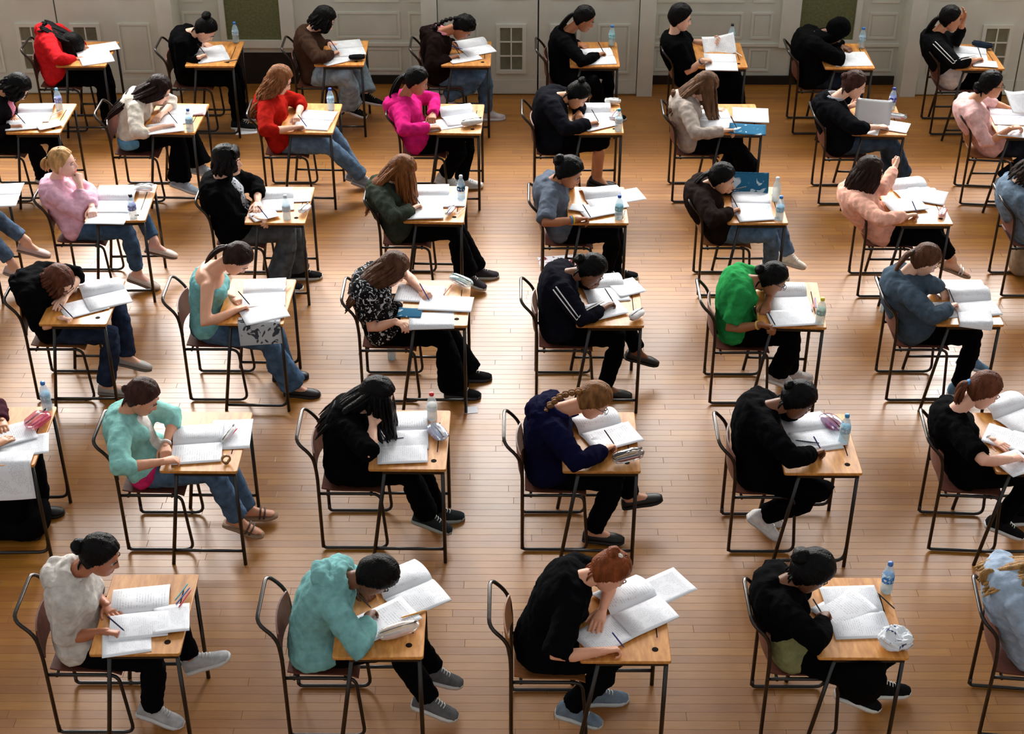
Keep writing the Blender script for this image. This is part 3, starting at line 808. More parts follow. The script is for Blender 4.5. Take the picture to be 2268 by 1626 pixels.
def person(cfg, deskxy, chair_x, pY):
    """builds one sitter; joints are set from where the photograph shows them"""
    who = cfg['who']; c0 = cfg.get('c')
    dx0 = deskxy[0] - DW; dy0 = deskxy[1]
    P_ = lambda q: px(q[0], q[1], q[2]) if isinstance(q[0], str) else px(c0, q[0], q[1])
    far = cfg.get('far', False)
    hipx = chair_x + 0.168 + cfg.get('hipdx', 0)
    root = empty('person', (hipx, pY, 0)); O = np.array([hipx, pY, 0.0])
    tag(root, cfg['label'], 'person', 'students sitting the exam')
    P = np.array([hipx, pY, 0.535])
    S = ony(P_(cfg['sh']), pY - 0.16); M = np.array([S[0], pY + cfg.get('shdy', 0), S[2]])
    d = M - P; L = np.linalg.norm(d); M = P + d / L * min(max(L, 0.37), 0.475)
    H = ony(P_(cfg['hd']), pY + cfg.get('hddy', 0))
    d = H - M; L = np.linalg.norm(d); H = M + d / L * min(max(L, 0.185), 0.255)
    sp = Spine(P, M, cfg.get('bulge', 0.035), math.radians(cfg.get('twist', 0)))
    fat = cfg.get('fat', 1.0)
    pit, yaw, rol = map(math.radians, (cfg.get('pitch', 40), cfg.get('yaw', 0), cfg.get('roll', 0)))
    Rh = np.array((Matrix.Rotation(yaw, 3, 'Z') @ Matrix.Rotation(pit, 3, 'Y') @ Matrix.Rotation(rol, 3, 'X')))
    hs = cfg.get('hscale', 1.0)
    hp = lambda q: H + Rh @ (np.asarray(q, float) * hs)
    q1, T1, L1, F1 = sp.at(1.0)
    q9, T9, L9, F9 = sp.at(0.93)
    sw = 0.148 * (0.5 + 0.5 * fat)
    shoulder = {s: q9 + L9 * s * (sw) + F9 * 0.01 for s in (-1, 1)}
    # ---- arms
    arms = {}
    for s, key, hint in ((-1, 'rh', 're'), (1, 'lh', 'le')):
        spec = cfg.get(key)
        sh = shoulder[s]
        l1, l2 = 0.275, 0.235
        if spec is None: spec = ('w', dx0 + .14, pY + s * .11, .755, 'curl')
        mode = spec[0]; pose = spec[4] if len(spec) > 4 else 'write'
        if mode == 'z': hc = onz(P_(spec[1]), DH + 0.03 + (spec[3] if len(spec) > 3 and spec[3] else 0))
        elif mode == 'y': hc = ony(P_(spec[1]), pY + spec[3])
        elif mode == 'h': hc = hp(spec[1])
        else: hc = np.array(spec[1:4], float)
        hv = P_(cfg[hint]) if hint in cfg else None
        def score(q, s=s, hv=hv):
            sc = q[2] * 0.9 - (q[1] - pY) * s * 0.6 + abs(q[0] - sh[0]) * 0.2
            if q[0] > dx0 - .05 and dy0 - .03 < q[1] < dy0 + DD + .03 and q[2] < DH + .045: sc += (DH + .045 - q[2]) * 30
            if abs(q[1] - pY) < .13 and np.linalg.norm(q - sp.at(.5)[0]) < .2: sc += 1.0
            if hv is not None: sc += np.linalg.norm(project(q) - hv) / 60.0
            return sc
        wr = hc
        for _ in range(3):
            el, wr2 = two_bone(sh, wr, l1, l2, score)
            fd = nrm(hc - el)
            wr = hc - fd * 0.075
        el, wr = two_bone(sh, wr, l1, l2, score)
        arms[s] = (sh, el, wr, nrm(hc - wr) if np.linalg.norm(hc - wr) > .02 else nrm(wr - el), pose, mode)
    # ---- legs
    legs = {}
    for s, key, hint in ((-1, 'ra', 'rk'), (1, 'la', 'lk')):
        hipj = P + np.array([0.0, s * 0.085, -0.01])
        spec = cfg.get(key); l1, l2 = 0.40, 0.395
        if spec is None: an = np.array([hipx + .40, pY + s * .10, .095])
        elif spec[0] == 'w': an = np.array([hipx + spec[1], pY + spec[2], spec[3]])
        else:
            dyv = spec[2] if len(spec) > 2 and not isinstance(spec[0], str) else (spec[3] if isinstance(spec[0], str) and len(spec) > 3 else s * .10)
            an = ony(P_(spec), pY + dyv)
        an[2] = max(an[2], .095)
        hv = P_(cfg[hint]) if hint in cfg else None
        def score(q, s=s, hv=hv):
            sc = -q[2] * 0.5 - q[0] * .8 + abs(q[1] - (pY + s * .11)) * 2.0
            if q[0] > dx0 - .1 and q[2] > .60: sc += (q[2] - .60) * 30
            if hv is not None: sc += np.linalg.norm(project(q) - hv) / 60.0
            return sc
        kn, an = two_bone(hipj, an, l1, l2, score)
        tp = cfg.get(key + 't', None)
        if tp is None: tp = 0 if an[2] < .13 else -18
        ty = cfg.get(key + 'y', -s * 6)
        fwd = nrm(np.array([math.cos(math.radians(ty)), -math.sin(math.radians(ty)) * 1.0, 0]))
        fwd = nrm(fwd * math.cos(math.radians(tp)) + np.array([0, 0, math.sin(math.radians(tp))]))
        upv = np.array([0, 0, 1.0]) if abs(fwd[2]) < .85 else nrm(kn - an)
        legs[s] = (hipj, kn, an, fwd, upv)
    # ---- the body, one surface
    sk = cfg.get('skin', (205, 150, 120)); hc_ = cfg['hair'][1]
    mb = MB()
    torso(mb, sp, 0.0, t1=1.03, fat=fat * .97)
    neck0 = q1 - F1 * .005 - T1 * .02; neck1 = hp((-.028, 0, -.055))
    nd = nrm(neck1 - neck0)
    mb.tube([neck0 - T1 * .03, neck0 + nd * .03, (neck0 + neck1) / 2, neck1], [.056, .052, .050, .050], 12)
    for s in (-1, 1):
        sh, el, wr, hd, pose, mode = arms[s]
        k = .5 + .5 * fat
        mb.tube([sh - L9 * s * .03, sh + nrm(el - sh) * .01, sh * .55 + el * .45, el, el * .62 + wr * .38, wr, wr + hd * .02], [.045, .050 * k, .043 * k, .036 * k, .037 * k, .025, .024], 10, round_ends=True)
        hj, kn, an, fw, upv = legs[s]
        mb.tube([hj, hj * .6 + kn * .4, kn, kn * .68 + an * .32, kn * .2 + an * .8, an], [.085 * k, .078 * k, .055, .054, .038, .036], 12, round_ends=True)
        foot_loft(mb, an, fw, upv, -.003)
    if cfg.get('bust', True):
        for s in (-1, 1):
            q, T, Lv, Fv = sp.at(.70); mb.ball(q + Lv * s * .066 + Fv * .085, (.055, .055, .055), 10, 8)
    skm = skin(sk); lipm = skin(tuple(int(a * b) for a, b in zip(sk, (.88, .66, .66)))); eyem = plain('eye_white', (186, 180, 172), .4); irm = plain('eye_iris', (38, 26, 20), .2); brm = hairm(tuple(max(8, int(v * .7)) for v in hc_))
    def cb(me, root=root):
        v = np.zeros(len(me.vertices) * 3); me.vertices.foreach_get('co', v); v = v.reshape(-1, 3)
        out = MB(); out.v = [tuple(q) for q in v]; out.f = [tuple(p.vertices) for p in me.polygons]; out.m = [0] * len(out.f)
        bpy.data.meshes.remove(me)
        o = len(out.v)
        hv = (HHV * hs) @ Rh.T + (H - O)
        out.v += [tuple(q) for q in hv]; out.f += [tuple(i + o for i in f) for f in HEADMB.f]; out.m += HEADMB.m
        for s in (-1, 1):
            sh, el, wr, hd, pose, mode = arms[s]
            V, Fc = HANDS[pose]
            if mode in ('z', 'w'): upv = np.array([0, 0, 1.0])
            elif cfg.get('handup'): upv = np.array(cfg['handup'], float)
            else: upv = nrm(wr - H)
            X = hd
            if mode in ('z', 'w'): X = nrm(np.array([hd[0], hd[1], hd[2] * .35 - .02]))
            Yv = nrm(np.cross(upv, X)); Zv = np.cross(X, Yv)
            B = np.stack([X, Yv, Zv], 1)
            VV = V.copy()
            if s > 0: VV[:, 1] *= -1
            if mode in ('z', 'w') and pose == 'write':   # writing hands rest on their outer edge
                a = math.radians(-28 * (-s)); ca, sa = math.cos(a), math.sin(a)
                VV = np.stack([VV[:, 0], VV[:, 1] * ca - VV[:, 2] * sa, VV[:, 1] * sa + VV[:, 2] * ca], 1)
            VV = (VV * .95) @ B.T + (wr - O)
            o = len(out.v); out.v += [tuple(q) for q in VV]
            out.f += [tuple(i + o for i in (f if s < 0 else reversed(f))) for f in Fc]; out.m += [0] * len(Fc)
        obj('body', out.mesh('body', [skm, lipm, eyem, irm, brm]), root)
    for i in range(len(mb.v)): mb.v[i] = tuple(np.asarray(mb.v[i]) - O)
    job(mb, .0165 if far else .0142, 3, 0, cb)
    def cloth_part(name, mbx, mat, it=5, disp=.012, vox=None, label=None, thickrow=None):
        for i in range(len(mbx.v)): mbx.v[i] = tuple(np.asarray(mbx.v[i]) - O)
        def cb2(me):
            me.materials.clear(); me.materials.append(mat)
            me.polygons.foreach_set('use_smooth', [True] * len(me.polygons)); me.name = name
            obj(name, me, root, label=label)
        job(mbx, vox or (.0155 if far else .0130), it, disp, cb2)
    # ---- top
    tp = cfg['top']; lo = tp.get('loose', .012); hem = tp.get('hem', -.12); sl = tp.get('sleeve', 1.0); nk = tp.get('neck', 1.10)
    mb = MB(); torso(mb, sp, .012 + lo, hem, nk, fat, hem_flare=tp.get('flare', .02), wfac=1.0)
    if cfg.get('bust', True):
        for s in (-1, 1):
            q, T, Lv, Fv = sp.at(.70); mb.ball(q + Lv * s * .066 + Fv * (.088 + lo * .6), (.062, .062, .062), 10, 8)
    for s in (-1, 1):
        sh, el, wr, hd, pose, mode = arms[s]; k = .5 + .5 * fat
        r0 = .050 * k + .012 + lo * .7
        if sl <= 0: continue
        if sl <= .5:
            e = sh + (el - sh) * (sl / .5)
            mb.tube([sh - L9 * s * .04, sh, (sh + e) / 2, e], [r0 * .9, r0, r0, r0 * 1.04], 12)
        else:
            f_ = (sl - .5) / .5; w_ = el + (wr - el) * min(1, f_)
            mb.tube([sh - L9 * s * .04, sh, sh * .5 + el * .5, el, el * .5 + w_ * .5, w_], [r0 * .9, r0, r0 * .95, r0 * .86, .045 + lo * .7, .034 + lo * .8], 12, round_ends=False)
    # neckline rises round the root of the neck
    if sl > 0:
        mb.tube([q1 - T1 * .05, q1 - T1 * .01 - F1 * .004, neck0 + nd * (.028 if not tp.get('collar') else .05)], [.105 + lo * .5, .088 + lo * .5, .066], 14)
    if tp.get('hood'):      # hood lying in folds behind the neck
        hb = MB(); nb = nrm(q1 - F1 * .2 + T1 * .02 - q1)
        for ring, (rr, zz, bk_, kk) in enumerate(((.080, .040, .050, .8), (.112, .008, .075, 1.0))):
            pts = []; rad = []
            for a in np.linspace(-128, 128, 13):
                ar = math.radians(a); cc = math.cos(ar)
                pts.append(q1 + nd * zz + T1 * (-.035 * max(0, cc) * ring + .012) + L1 * math.sin(ar) * rr - F1 * (cc * (rr * .85 if cc > 0 else rr * .6) + (bk_ - .05) * max(0, cc)))
                rad.append((.018 + .024 * max(0, cc) ** .7) * kk)
            hb.tube(pts, rad, 10, round_ends=True)
        hb.ball(q1 - F1 * .105 - T1 * .045, (.045, .085, .075), 12, 8)
        cloth_part('hood', hb, tp.get('mat') or cloth(tp['col']), it=3, disp=.022)
    if tp.get('collar'):
        pts = []
        for a in np.linspace(-150, 150, 9):
            ar = math.radians(a); pts.append(q1 + T1 * .045 + L1 * math.sin(ar) * .068 - F1 * (math.cos(ar) * .062 - .004))
        mb.tube(pts, .017, 8, round_ends=True)
    tmat = tp.get('mat') or cloth(tp['col'])
    cloth_part(tp.get('name', 'top'), mb, tmat, disp=tp.get('fold', .013), label=tp.get('label'))
    if tp.get('inner'):     # shirt showing in the open front of a jacket or cardigan
        mb = MB(); torso(mb, sp, .008 + lo, hem - .03, 1.03, fat, fshift=.020, wfac=.52)
        cloth_part('inner_shirt', mb, tp.get('inner_mat') or cloth(tp['inner']), label=tp.get('inner_label'))
    if tp.get('hem_col'):
        mb = MB(); torso(mb, sp, .010 + lo, -.16, tp.get('hem_top', .12), fat, hem_flare=.03); cloth_part('shirt_hem', mb, cloth(tp['hem_col']))
    if tp.get('lining'):
        mb = MB(); pts = []
        for a in np.linspace(-120, 120, 9):
            ar = math.radians(a); pts.append(q1 + nd * .062 + L1 * math.sin(ar) * .078 - F1 * (math.cos(ar) * (.085 if abs(a) < 90 else .06)))
        mb.tube([p - O for p in pts], [.012, .018, .022, .026, .028, .026, .022, .018, .012], 8, round_ends=True)
        obj('hood_lining', mb.mesh('hood_lining', cloth(tp['lining'])), root)
    # sleeve stripes
    if tp.get('stripes'):
        for s in (-1, 1):
            sh, el, wr, hd, pose, mode = arms[s]
            for k_ in (-.014, .014):
                mb = MB(); r0 = .050 + .012 + lo * .7
                side = np.array([0, s * 1.0, 0]); ax = nrm(el - sh); side = nrm(side - ax * np.dot(side, ax)); tn = np.cross(ax, side)
                pts = [sh + ax * (.275 * t) + nrm(side + tn * k_ / r0) * (r0 * (1.0 - .16 * t) + .002) for t in (0, .25, .5, .75, .98)]
                ax2 = nrm(wr - el); sd2 = nrm(side - ax2 * np.dot(side, ax2)); tn2 = np.cross(ax2, sd2)
                pts += [el + ax2 * (.235 * t) + nrm(sd2 + tn2 * k_ / r0) * (np.interp(t, [0, .5, 1], [r0 * .86, .047 + lo * .7, .036 + lo * .8]) + .003) for t in (.12, .4, .7, .97)]
                mb.tube([p - O for p in pts], .0045, 6, round_ends=True)
                obj('sleeve_stripe', mb.mesh('sleeve_stripe', cloth(tp['stripes'])), root)
    # ---- bottoms
    bt = cfg['bot']; kind = bt.get('kind', 'trousers'); fl = bt.get('flare', .0); ln = bt.get('len', 1.0)
    mb = MB(); torso(mb, sp, .010, -.16, .22, fat)
    mb.ball(P + np.array([-.03, 0, -.012]), (.125 * fat, .185 * fat, .088), 16, 10)
    if kind == 'skirt':
        for s in (-1, 1):
            hj, kn, an, fw, upv = legs[s]
            mb.tube([hj, hj * .5 + kn * .5, kn + nrm(kn - hj) * .01], [.108, .10, .085], 12, round_ends=True)
            if ln > .5: mb.tube([kn, kn * .5 + (kn + (an - kn) * ln) * .5, kn + (an - kn) * ln], [.095, .10 + fl * .5, .10 + fl], 12)
        hj, kn, an, fw, upv = legs[-1]; hj2, kn2, an2, fw2, upv2 = legs[1]
        mb.tube([(hj + hj2) / 2, (kn + kn2) / 2], [.09, .075], 12)
        if ln > .5: mb.tube([(kn + kn2) / 2, ((kn + kn2) / 2) * (1 - ln) + (an + an2) / 2 * ln], [.085, .10], 12)
    else:
        for s in (-1, 1):
            hj, kn, an, fw, upv = legs[s]; k = .5 + .5 * fat
            lw = bt.get('loose', .008)
            e = kn + (an - kn) * (ln if ln < 1 else 1.02)
            pts = [hj, hj * .6 + kn * .4, kn + nrm(kn - an) * .0, kn * .68 + e * .32, kn * .25 + e * .75, e]
            mb.tube(pts, [.093 * k + lw, .086 * k + lw, .064 + lw, .060 + lw + fl * .2, .050 + lw + fl * .7, .050 + lw + fl], 12)
    bmat = bt.get('mat') or (denim(bt['col']) if bt.get('denim') else cloth(bt['col']))
    cloth_part({'skirt': 'skirt'}.get(kind, 'jeans' if bt.get('denim') else 'trousers'), mb, bmat, it=4, disp=.012)
    # ---- shoes
    so = cfg.get('shoes', dict(kind='sneaker', col=(30, 30, 32), sole=(210, 210, 205)))
    shoe_me = []
    for s in (-1, 1):
        hj, kn, an, fw, upv = legs[s]
        kd = so['kind']
        side = nrm(np.cross(upv, fw)); up2 = np.cross(fw, side)
        mbs = MB(); sole_loft(mbs, an - O, fw, upv, .022 if kd == 'sneaker' else .011)
        if kd == 'sandal':
            sh_ = obj('sandal', mbs.mesh('sandal', plain('sandal_sole', so.get('sole', (120, 80, 50)), .7)), root)
            mb = MB()
            for x in (.09, .115):
                mb.tube([an - O + fw * (x - .01) + side * .046 - up2 * .08, an - O + fw * x + side * .028 - up2 * (.034 + (x - .09) * .6), an - O + fw * x - side * .028 - up2 * (.034 + (x - .09) * .6), an - O + fw * (x - .01) - side * .046 - up2 * .08], .006, 6)
            obj('strap', mb.mesh('strap', plain('strap_%d' % so['col'][0], so['col'], .6)), sh_)
            continue
        mb = MB(); foot_loft(mb, an - O, fw, upv, .005 if kd == 'sneaker' else .003, 'flat' if kd == 'flat' else 'foot')
        sh_ = obj('shoe', mb.mesh('shoe', cloth(so['col']) if kd == 'sneaker' else plain('flat_%d_%d' % so['col'][:2], so['col'], .45)), root)
        obj('sole', mbs.mesh('sole', plain('sole_%d_%d' % tuple(so.get('sole', (200, 200, 195))[:2]), so.get('sole', (200, 200, 195)), .6)), sh_)
        if kd == 'sneaker':
            mb = MB()
            for x in (.045, .062, .079, .096):
                zt = np.interp(x, [.04, .085, .13], [.002, -.025, -.043])
                mb.tube([an - O + fw * x + side * .02 + up2 * (zt - .002), an - O + fw * (x + .006) + up2 * (zt + .004), an - O + fw * x - side * .02 + up2 * (zt - .002)], .0028, 5)
            obj('laces', mb.mesh('laces', plain('lace', so.get('lace', (225, 225, 220)), .8)), sh_)
    # ---- hair
    build_hair(cfg, root, O, H, Rh, hs, sp)
    # ---- extras
    if cfg.get('glasses'):
        mb = MB()
        for s in (-1, 1):
            mb.tube([hp((.098, s * .031 + .021 * math.cos(a), .002 + .017 * math.sin(a))) - O for a in np.linspace(0, 2 * math.pi, 13)], .0018, 5)
            mb.tube([hp((.096, s * .052, .005)) - O, hp((.0, s * .082, .006)) - O], .0018, 5)
        mb.tube([hp((.1, -.01, .004)) - O, hp((.1, .01, .004)) - O], .0018, 5)
        obj('glasses', mb.mesh('glasses', plain('glasses_frame', (20, 18, 18), .3)), root)
    for s, key in ((-1, 'rband'), (1, 'lband')):
        if cfg.get(key):
            sh, el, wr, hd, pose, mode = arms[s]; ax = nrm(wr - el)
            for k_, colr in enumerate(cfg[key]):
                mb = MB(); q = wr - ax * (.02 + .017 * k_) - O
                mb.tube([q - ax * .005, q + ax * .005], .0315, 12)
                obj('wristband', mb.mesh('wristband', plain('band_%d_%d_%d' % tuple(colr), colr, .5)), root)
    cfg['_arms'] = arms; cfg['_H'] = H; cfg['_root'] = root; cfg['_hp'] = hp
    return root

def build_hair(cfg, root, O, H, Rh, hs, sp):
    style, col = cfg['hair'][0], cfg['hair'][1]
    opt = cfg['hair'][2] if len(cfg['hair']) > 2 else {}
    mat = hairm(col) if style != 'scarf' else cloth(col)
    rg = random.Random(hash(cfg['who']) % 1000 if False else sum(map(ord, cfg['who'])))
    hp = lambda q: H + Rh @ (np.asarray(q, float) * hs) - O
    hair = None
    # cap over the skull, sinking below the skin at the hairline
    V = HEAD; x, y, z = V[..., 0], V[..., 1], V[..., 2]
    zz = [-.12, -.09, -.03, .0, .03, .055, .07, .082, .12]
    xx = [-.05, -.04, -.022, .012, .040, .058, .074, .12, .2]
    if style == 'scarf': xx = [.03, .045, .052, .055, .06, .068, .08, .12, .2]
    if style in ('bob', 'long', 'curly', 'mid'): xx = [-.04, -.015, .012, .03, .046, .058, .074, .12, .2]
    hx = np.interp(z, zz, xx)
    mask = smoothstep((hx - x) / .012 + .5)
    nape = -.085 if style in ('up', 'bun', 'pony', 'braid', 'short', 'top') else -.2
    mask = mask * smoothstep((z - nape) / .02)
    vol = opt.get('vol', .010 if style in ('up', 'bun', 'pony', 'braid', 'top') else .017)
    n = V / np.linalg.norm(V + np.array([0, 0, .0]), axis=-1, keepdims=True)
    lump = np.array([mnoise.noise(Vector(q * 38)) for q in V.reshape(-1, 3)]).reshape(x.shape)
    rid = np.sin(np.arctan2(y, z + .02) * 26) * .0011
    off = mask * (vol * (1 + .35 * smoothstep((z - .02) / .08)) + lump * opt.get('lump', .004) + rid) - (1 - mask) * .008
    Q = V + n * off[..., None]
    mb = MB(); mb.add((Q.reshape(-1, 3) * hs) @ Rh.T + (H - O), HFACES)
    hair = obj({'scarf': 'headscarf'}.get(style, 'hair'), mb.mesh('hair', mat), root)
    q1, T1, L1, F1 = sp.at(1.0)
    def locks(specs, name='hair_locks', r0=.02, curl=0.0):
        mb = MB()
        for p0, p1, p2, p3, r in specs:
            pts = []
            ph = rg.random() * 6
            for t in np.linspace(0, 1, 9):
                a = 1 - t
                q = a ** 3 * p0 + 3 * a * a * t * p1 + 3 * a * t * t * p2 + t ** 3 * p3
                w = curl * min(1, t * 2.5)
                q = q + np.array([math.sin(t * 17 + ph), math.cos(t * 19 + ph * 2), .4 * math.sin(t * 15 + ph)]) * w
                pts.append(q)
            mb.tube(pts, [r * .75, r, r * 1.05, r * 1.05, r, r * .95, r * .85, r * .65, r * .25], 7, flat=.62)
        return obj(name, mb.mesh(name, mat), hair)
    back = nrm(-F1 * .9 - T1 * .25); down = np.array([0, 0, -1.0])
    if style in ('long', 'curly', 'mid', 'bob'):
        Ln = opt.get('len', {'long': .36, 'curly': .26, 'mid': .22, 'bob': .10}[style]); fwd = opt.get('fwd', 0.0)
        specs = []
        nL = int(opt.get('n', 34 if style != 'bob' else 26) * 1.9)
        for i in range(nL):
            a = math.radians(np.interp(i, [0, nL - 1], [-152, 152]) + rg.uniform(-4, 4))     # angle round the head, 0 = back
            loc = np.array([-.082 * math.cos(a) + (.0 if abs(a) < 1.6 else .0), .078 * math.sin(a), .035 + rg.uniform(-.03, .035)])
            if abs(a) > 1.9: loc[0] = min(loc[0], .052)
            p0 = hp(loc); outw = nrm(Rh @ np.array([-math.cos(a), math.sin(a), 0]))
            # forward hanging share for the strands beside the face
            side = abs(math.sin(a)); front = max(0, -math.cos(a))
            hang = down * 1.0
            body = (q1 - O)
            if fwd > 0 and (front > .0 or side > .85):
                p3 = p0 + outw * .015 + down * Ln * (.8 + .3 * rg.random()) * (.75 + .4 * fwd) + np.array([.02 + .03 * fwd, 0, 0])
                p1 = p0 + outw * .03 + down * Ln * .25; p2 = p0 + outw * .03 + down * Ln * .65
            else:
                tgt = body + back * (.095 + .03 * rg.random()) + (L1 * math.sin(a) * (.10 + .03 * rg.random()))
                p1 = p0 + outw * .035 + (Rh @ np.array([0, 0, -1.0])) * .06
                if style == 'bob':
                    p3 = p0 + (Rh @ np.array([-.25, 0, -1.0])) * Ln * (.9 + .2 * rg.random()) + outw * .006
                    p2 = (p1 + p3) / 2 + outw * .02
                else:
                    extra = max(0, Ln - .2)
                    if Ln < .26: tgt = tgt + T1 * .065 + back * .012
                    p2 = tgt * .75 + p0 * .25 + outw * .02
                    p3 = tgt + (-T1 * .7 + back * .12) * extra * (1.2 + .4 * rg.random()) + L1 * math.sin(a) * .02 - T1 * rg.uniform(0, .04)
            specs.append((p0, p1, p2, p3, opt.get('r', .019) * rg.uniform(.75, 1.15)))
        locks(specs, curl=opt.get('curl', .019 if style == 'curly' else .003))
        if style != 'bob':      # the mass of hair under the strands
            mb = MB(); e = (q1 - O) + back * .092 - T1 * (Ln - .26 if Ln > .26 else -.05)
            mb.tube([hp((-.03, 0, .03)), hp((-.055, 0, -.03)), hp((-.06, 0, -.08)) * .6 + (q1 - O + back * .05) * .4, (q1 - O) + back * .078, e], [.07, .078, .080, .075, .045], 14, up=F1, flat=.55, round_ends=True)
            obj('hair_mass', mb.mesh('hair_mass', mat), hair)
        if opt.get('fringe'):
            sp2 = []
            for i in range(9):
                yv = np.interp(i, [0, 8], [-.055, .055])
                p0 = hp((.045, yv * .7, .112)); p3 = hp((.092 - abs(yv) * .35, yv, .03))
                sp2.append((p0, hp((.085, yv * .9, .105)), hp((.104 - abs(yv) * .3, yv, .07)), p3, .013))
            locks(sp2, 'fringe')
    elif style in ('bun', 'top', 'up'):
        loc = {'bun': (-.118, 0, .012), 'top': (-.045, 0, .135), 'up': (-.112, 0, .045)}[style]
        if 'at' in opt: loc = opt['at']
        r = opt.get('size', .038)
        mb = MB(); c = hp(loc)
        mb.ball(c, (r * .85, r, r), 18, 12, 0, Rh)
        for i in range(len(mb.v)):
            q = np.array(mb.v[i]); d_ = q - c
            mb.v[i] = tuple(c + d_ * (1 + .16 * mnoise.noise(Vector(d_ * 60)) + .08 * math.sin(math.atan2(d_[1], d_[2]) * 5 + np.linalg.norm(d_) * 60)))
        b = obj('hair_bun', mb.mesh('hair_bun', mat), hair)
        if opt.get('clip'):
            mb = MB(); mb.ball(hp((loc[0] + .03, -.02, loc[2] + .02)), (.018, .012, .010), 10, 6, 0, Rh); obj('hair_clip', mb.mesh('hair_clip', plain('clip', opt['clip'], .3)), hair)
        # loose ends at the nape
        sp2 = []
        for i in range(5):
            yv = np.interp(i, [0, 4], [-.04, .04]); p0 = hp((-.07, yv, -.03)); sp2.append((p0, hp((-.085, yv, -.055)), hp((-.085, yv * 1.1, -.075)), hp((-.075, yv * 1.2, -.095)), .010))
        locks(sp2, 'loose_hair')
    elif style == 'pony':
        p0 = hp(opt.get('at', (-.104, 0, .0))); Ln = opt.get('len', .2); specs = []
        tgt = (q1 - O) + back * .09
        for i in range(9):
            j = np.array([rg.uniform(-1, 1), rg.uniform(-1, 1), rg.uniform(-1, 1)])
            pb = p0 + (Rh @ np.array([-1, 0, -.4])) * .04 + j * .012
            end = p0 * .25 + tgt * .75 if Ln < .18 else tgt - T1 * (Ln - .18) + j * .02
            if opt.get('free'): end = p0 + (Rh @ np.array([-.5, 0, 0])) * Ln * .5 + down * Ln * .8 + j * .02
            specs.append((p0 + j * .006, pb, (pb + end) / 2 + back * .012 + j * .012, end, .017))
        locks(specs, 'ponytail')
        mb = MB(); d_ = nrm(Rh @ np.array([-1, 0, .2])); mb.tube([p0 + d_ * .004, p0 + d_ * .016], .0215, 12); obj('hair_band', mb.mesh('hair_band', plain('band_%d_%d_%d' % tuple(opt.get('band', (30, 26, 26))), opt.get('band', (30, 26, 26)), .7)), hair)
    elif style == 'braid':
        p0 = hp((-.095, -.02, .03)); tgt = (q1 - O) + back * .06 - L1 * .06; mb = MB()
        for i in range(9):
            t = i / 8; q = p0 * (1 - t) + tgt * t + np.array([-.02, 0, .045]) * math.sin(math.pi * t)
            for k in (-1, 1): mb.ball(q + np.array([0, k * .011, 0]), (.021, .016, .017), 9, 6)
        obj('braid', mb.mesh('braid', mat), hair)
    elif style == 'short' and opt.get('tuft'):
        mb = MB()
        for i in range(46):
            a = rg.uniform(-2.6, 2.6); h_ = rg.uniform(.02, .11)
            if math.cos(a) < .15: h_ = rg.uniform(.085, .115)
            c_ = math.sqrt(max(.02, 1 - (h_ / .118) ** 2)); q = hp((-.094 * math.cos(a) * c_, .08 * math.sin(a) * c_, h_))
            mb.ball(q, (.021, .021, .019), 8, 6)
        obj('curls', mb.mesh('curls', mat), hair)
    elif style == 'scarf':
        mb = MB(); rings = []
        for t, (ww, dd, ff) in zip((0, .3, .6, .85, 1.0), ((.086, .092, -.008), (.098, .10, -.02), (.135, .11, -.02), (.165, .12, -.01), (.168, .122, 0))):
            c = hp((-.03, 0, -.04)) * (1 - t) + (sp.at(.88)[0] - O) * t
            ring = []
            for j in range(20):
                a = 2 * math.pi * j / 20; ring.append(c + L1 * ww * math.cos(a) + F1 * (dd * math.sin(a) + ff))
            rings.append(ring)
        mb.loft(rings); obj('scarf_drape', mb.mesh('scarf_drape', mat), hair)

# ------------------------------------------------------------------ where each desk and chair stands
DESKS = {  # (row, column): near right corner of the top, far right corner (photo pixels)
 (0,0): (('A',925,580), ('A',1040,378)), (0,1): (('A',2060,580), None), (0,2): (('B',975,572), ('B',1015,370)), (0,3): (('B',2090,578), None),
 (0,4): (('C',965,585), None), (0,5): (('C',2090,592), None), (0,6): (('D',955,600), None), (0,7): (('D',2095,605), None),
 (1,-1): (('A',525,1168), None), (1,0): (('A',1710,1170), ('A',1835,925)), (1,1): (('B',700,1170), ('B',783,925)), (1,2): (('B',2005,1175), ('B',2035,930)),
 (1,3): (('C',1000,1170), ('C',965,925)), (1,4): (('C',2235,1172), None), (1,5): (('D',1235,1190), ('D',1140,935)), (1,6): None,
 (2,-1): None, (2,0): (('E',1005,495), ('E',1090,250)), (2,1): (('E',2110,515), ('E',2180,265)), (2,2): (('F',1022,510), ('F',1055,262)),
 (2,3): (('F',2165,515), None), (2,4): (('G',905,430), None), (2,5): (('G',1860,435), None), (2,6): None,
 (3,0): (('E',735,1215), None), (3,1): (('E',1960,1215), ('E',2050,910)), (3,2): (('F',1048,1225), ('F',1075,910)), (3,3): (('P',1427,722), None),
 (3,4): (('G',1128,1035), ('G',1075,780)), (3,5): (('G',2155,1018), None),
 (4,-1): (('H',235,720), ('H',395,310)), (4,0): (('H',1640,765), ('H',1750,350)), (4,1): (('I',948,620), ('I',975,280)), (4,2): (('I',2060,630), ('I',2022,280)),
 (4,3): (('J',1280,690), None), (4,4): None,
 (5,0): (('K',1360,1020), ('K',1505,415)), (5,1): (('L',1495,1045), ('L',1530,430)), (5,2): (('M',1495,1078), None), (5,3): (('N',1408,1045), None), (5,4): None}
FIXED = {(1,6): (4.40, 11.70), (2,-1): (-3.93, 10.17), (2,6): (4.43, 10.17), (4,4): (3.20, 7.12), (5,4): (3.16, 5.60)}
NO_DESK = {(2,6), (5,4)}      # wholly outside the picture
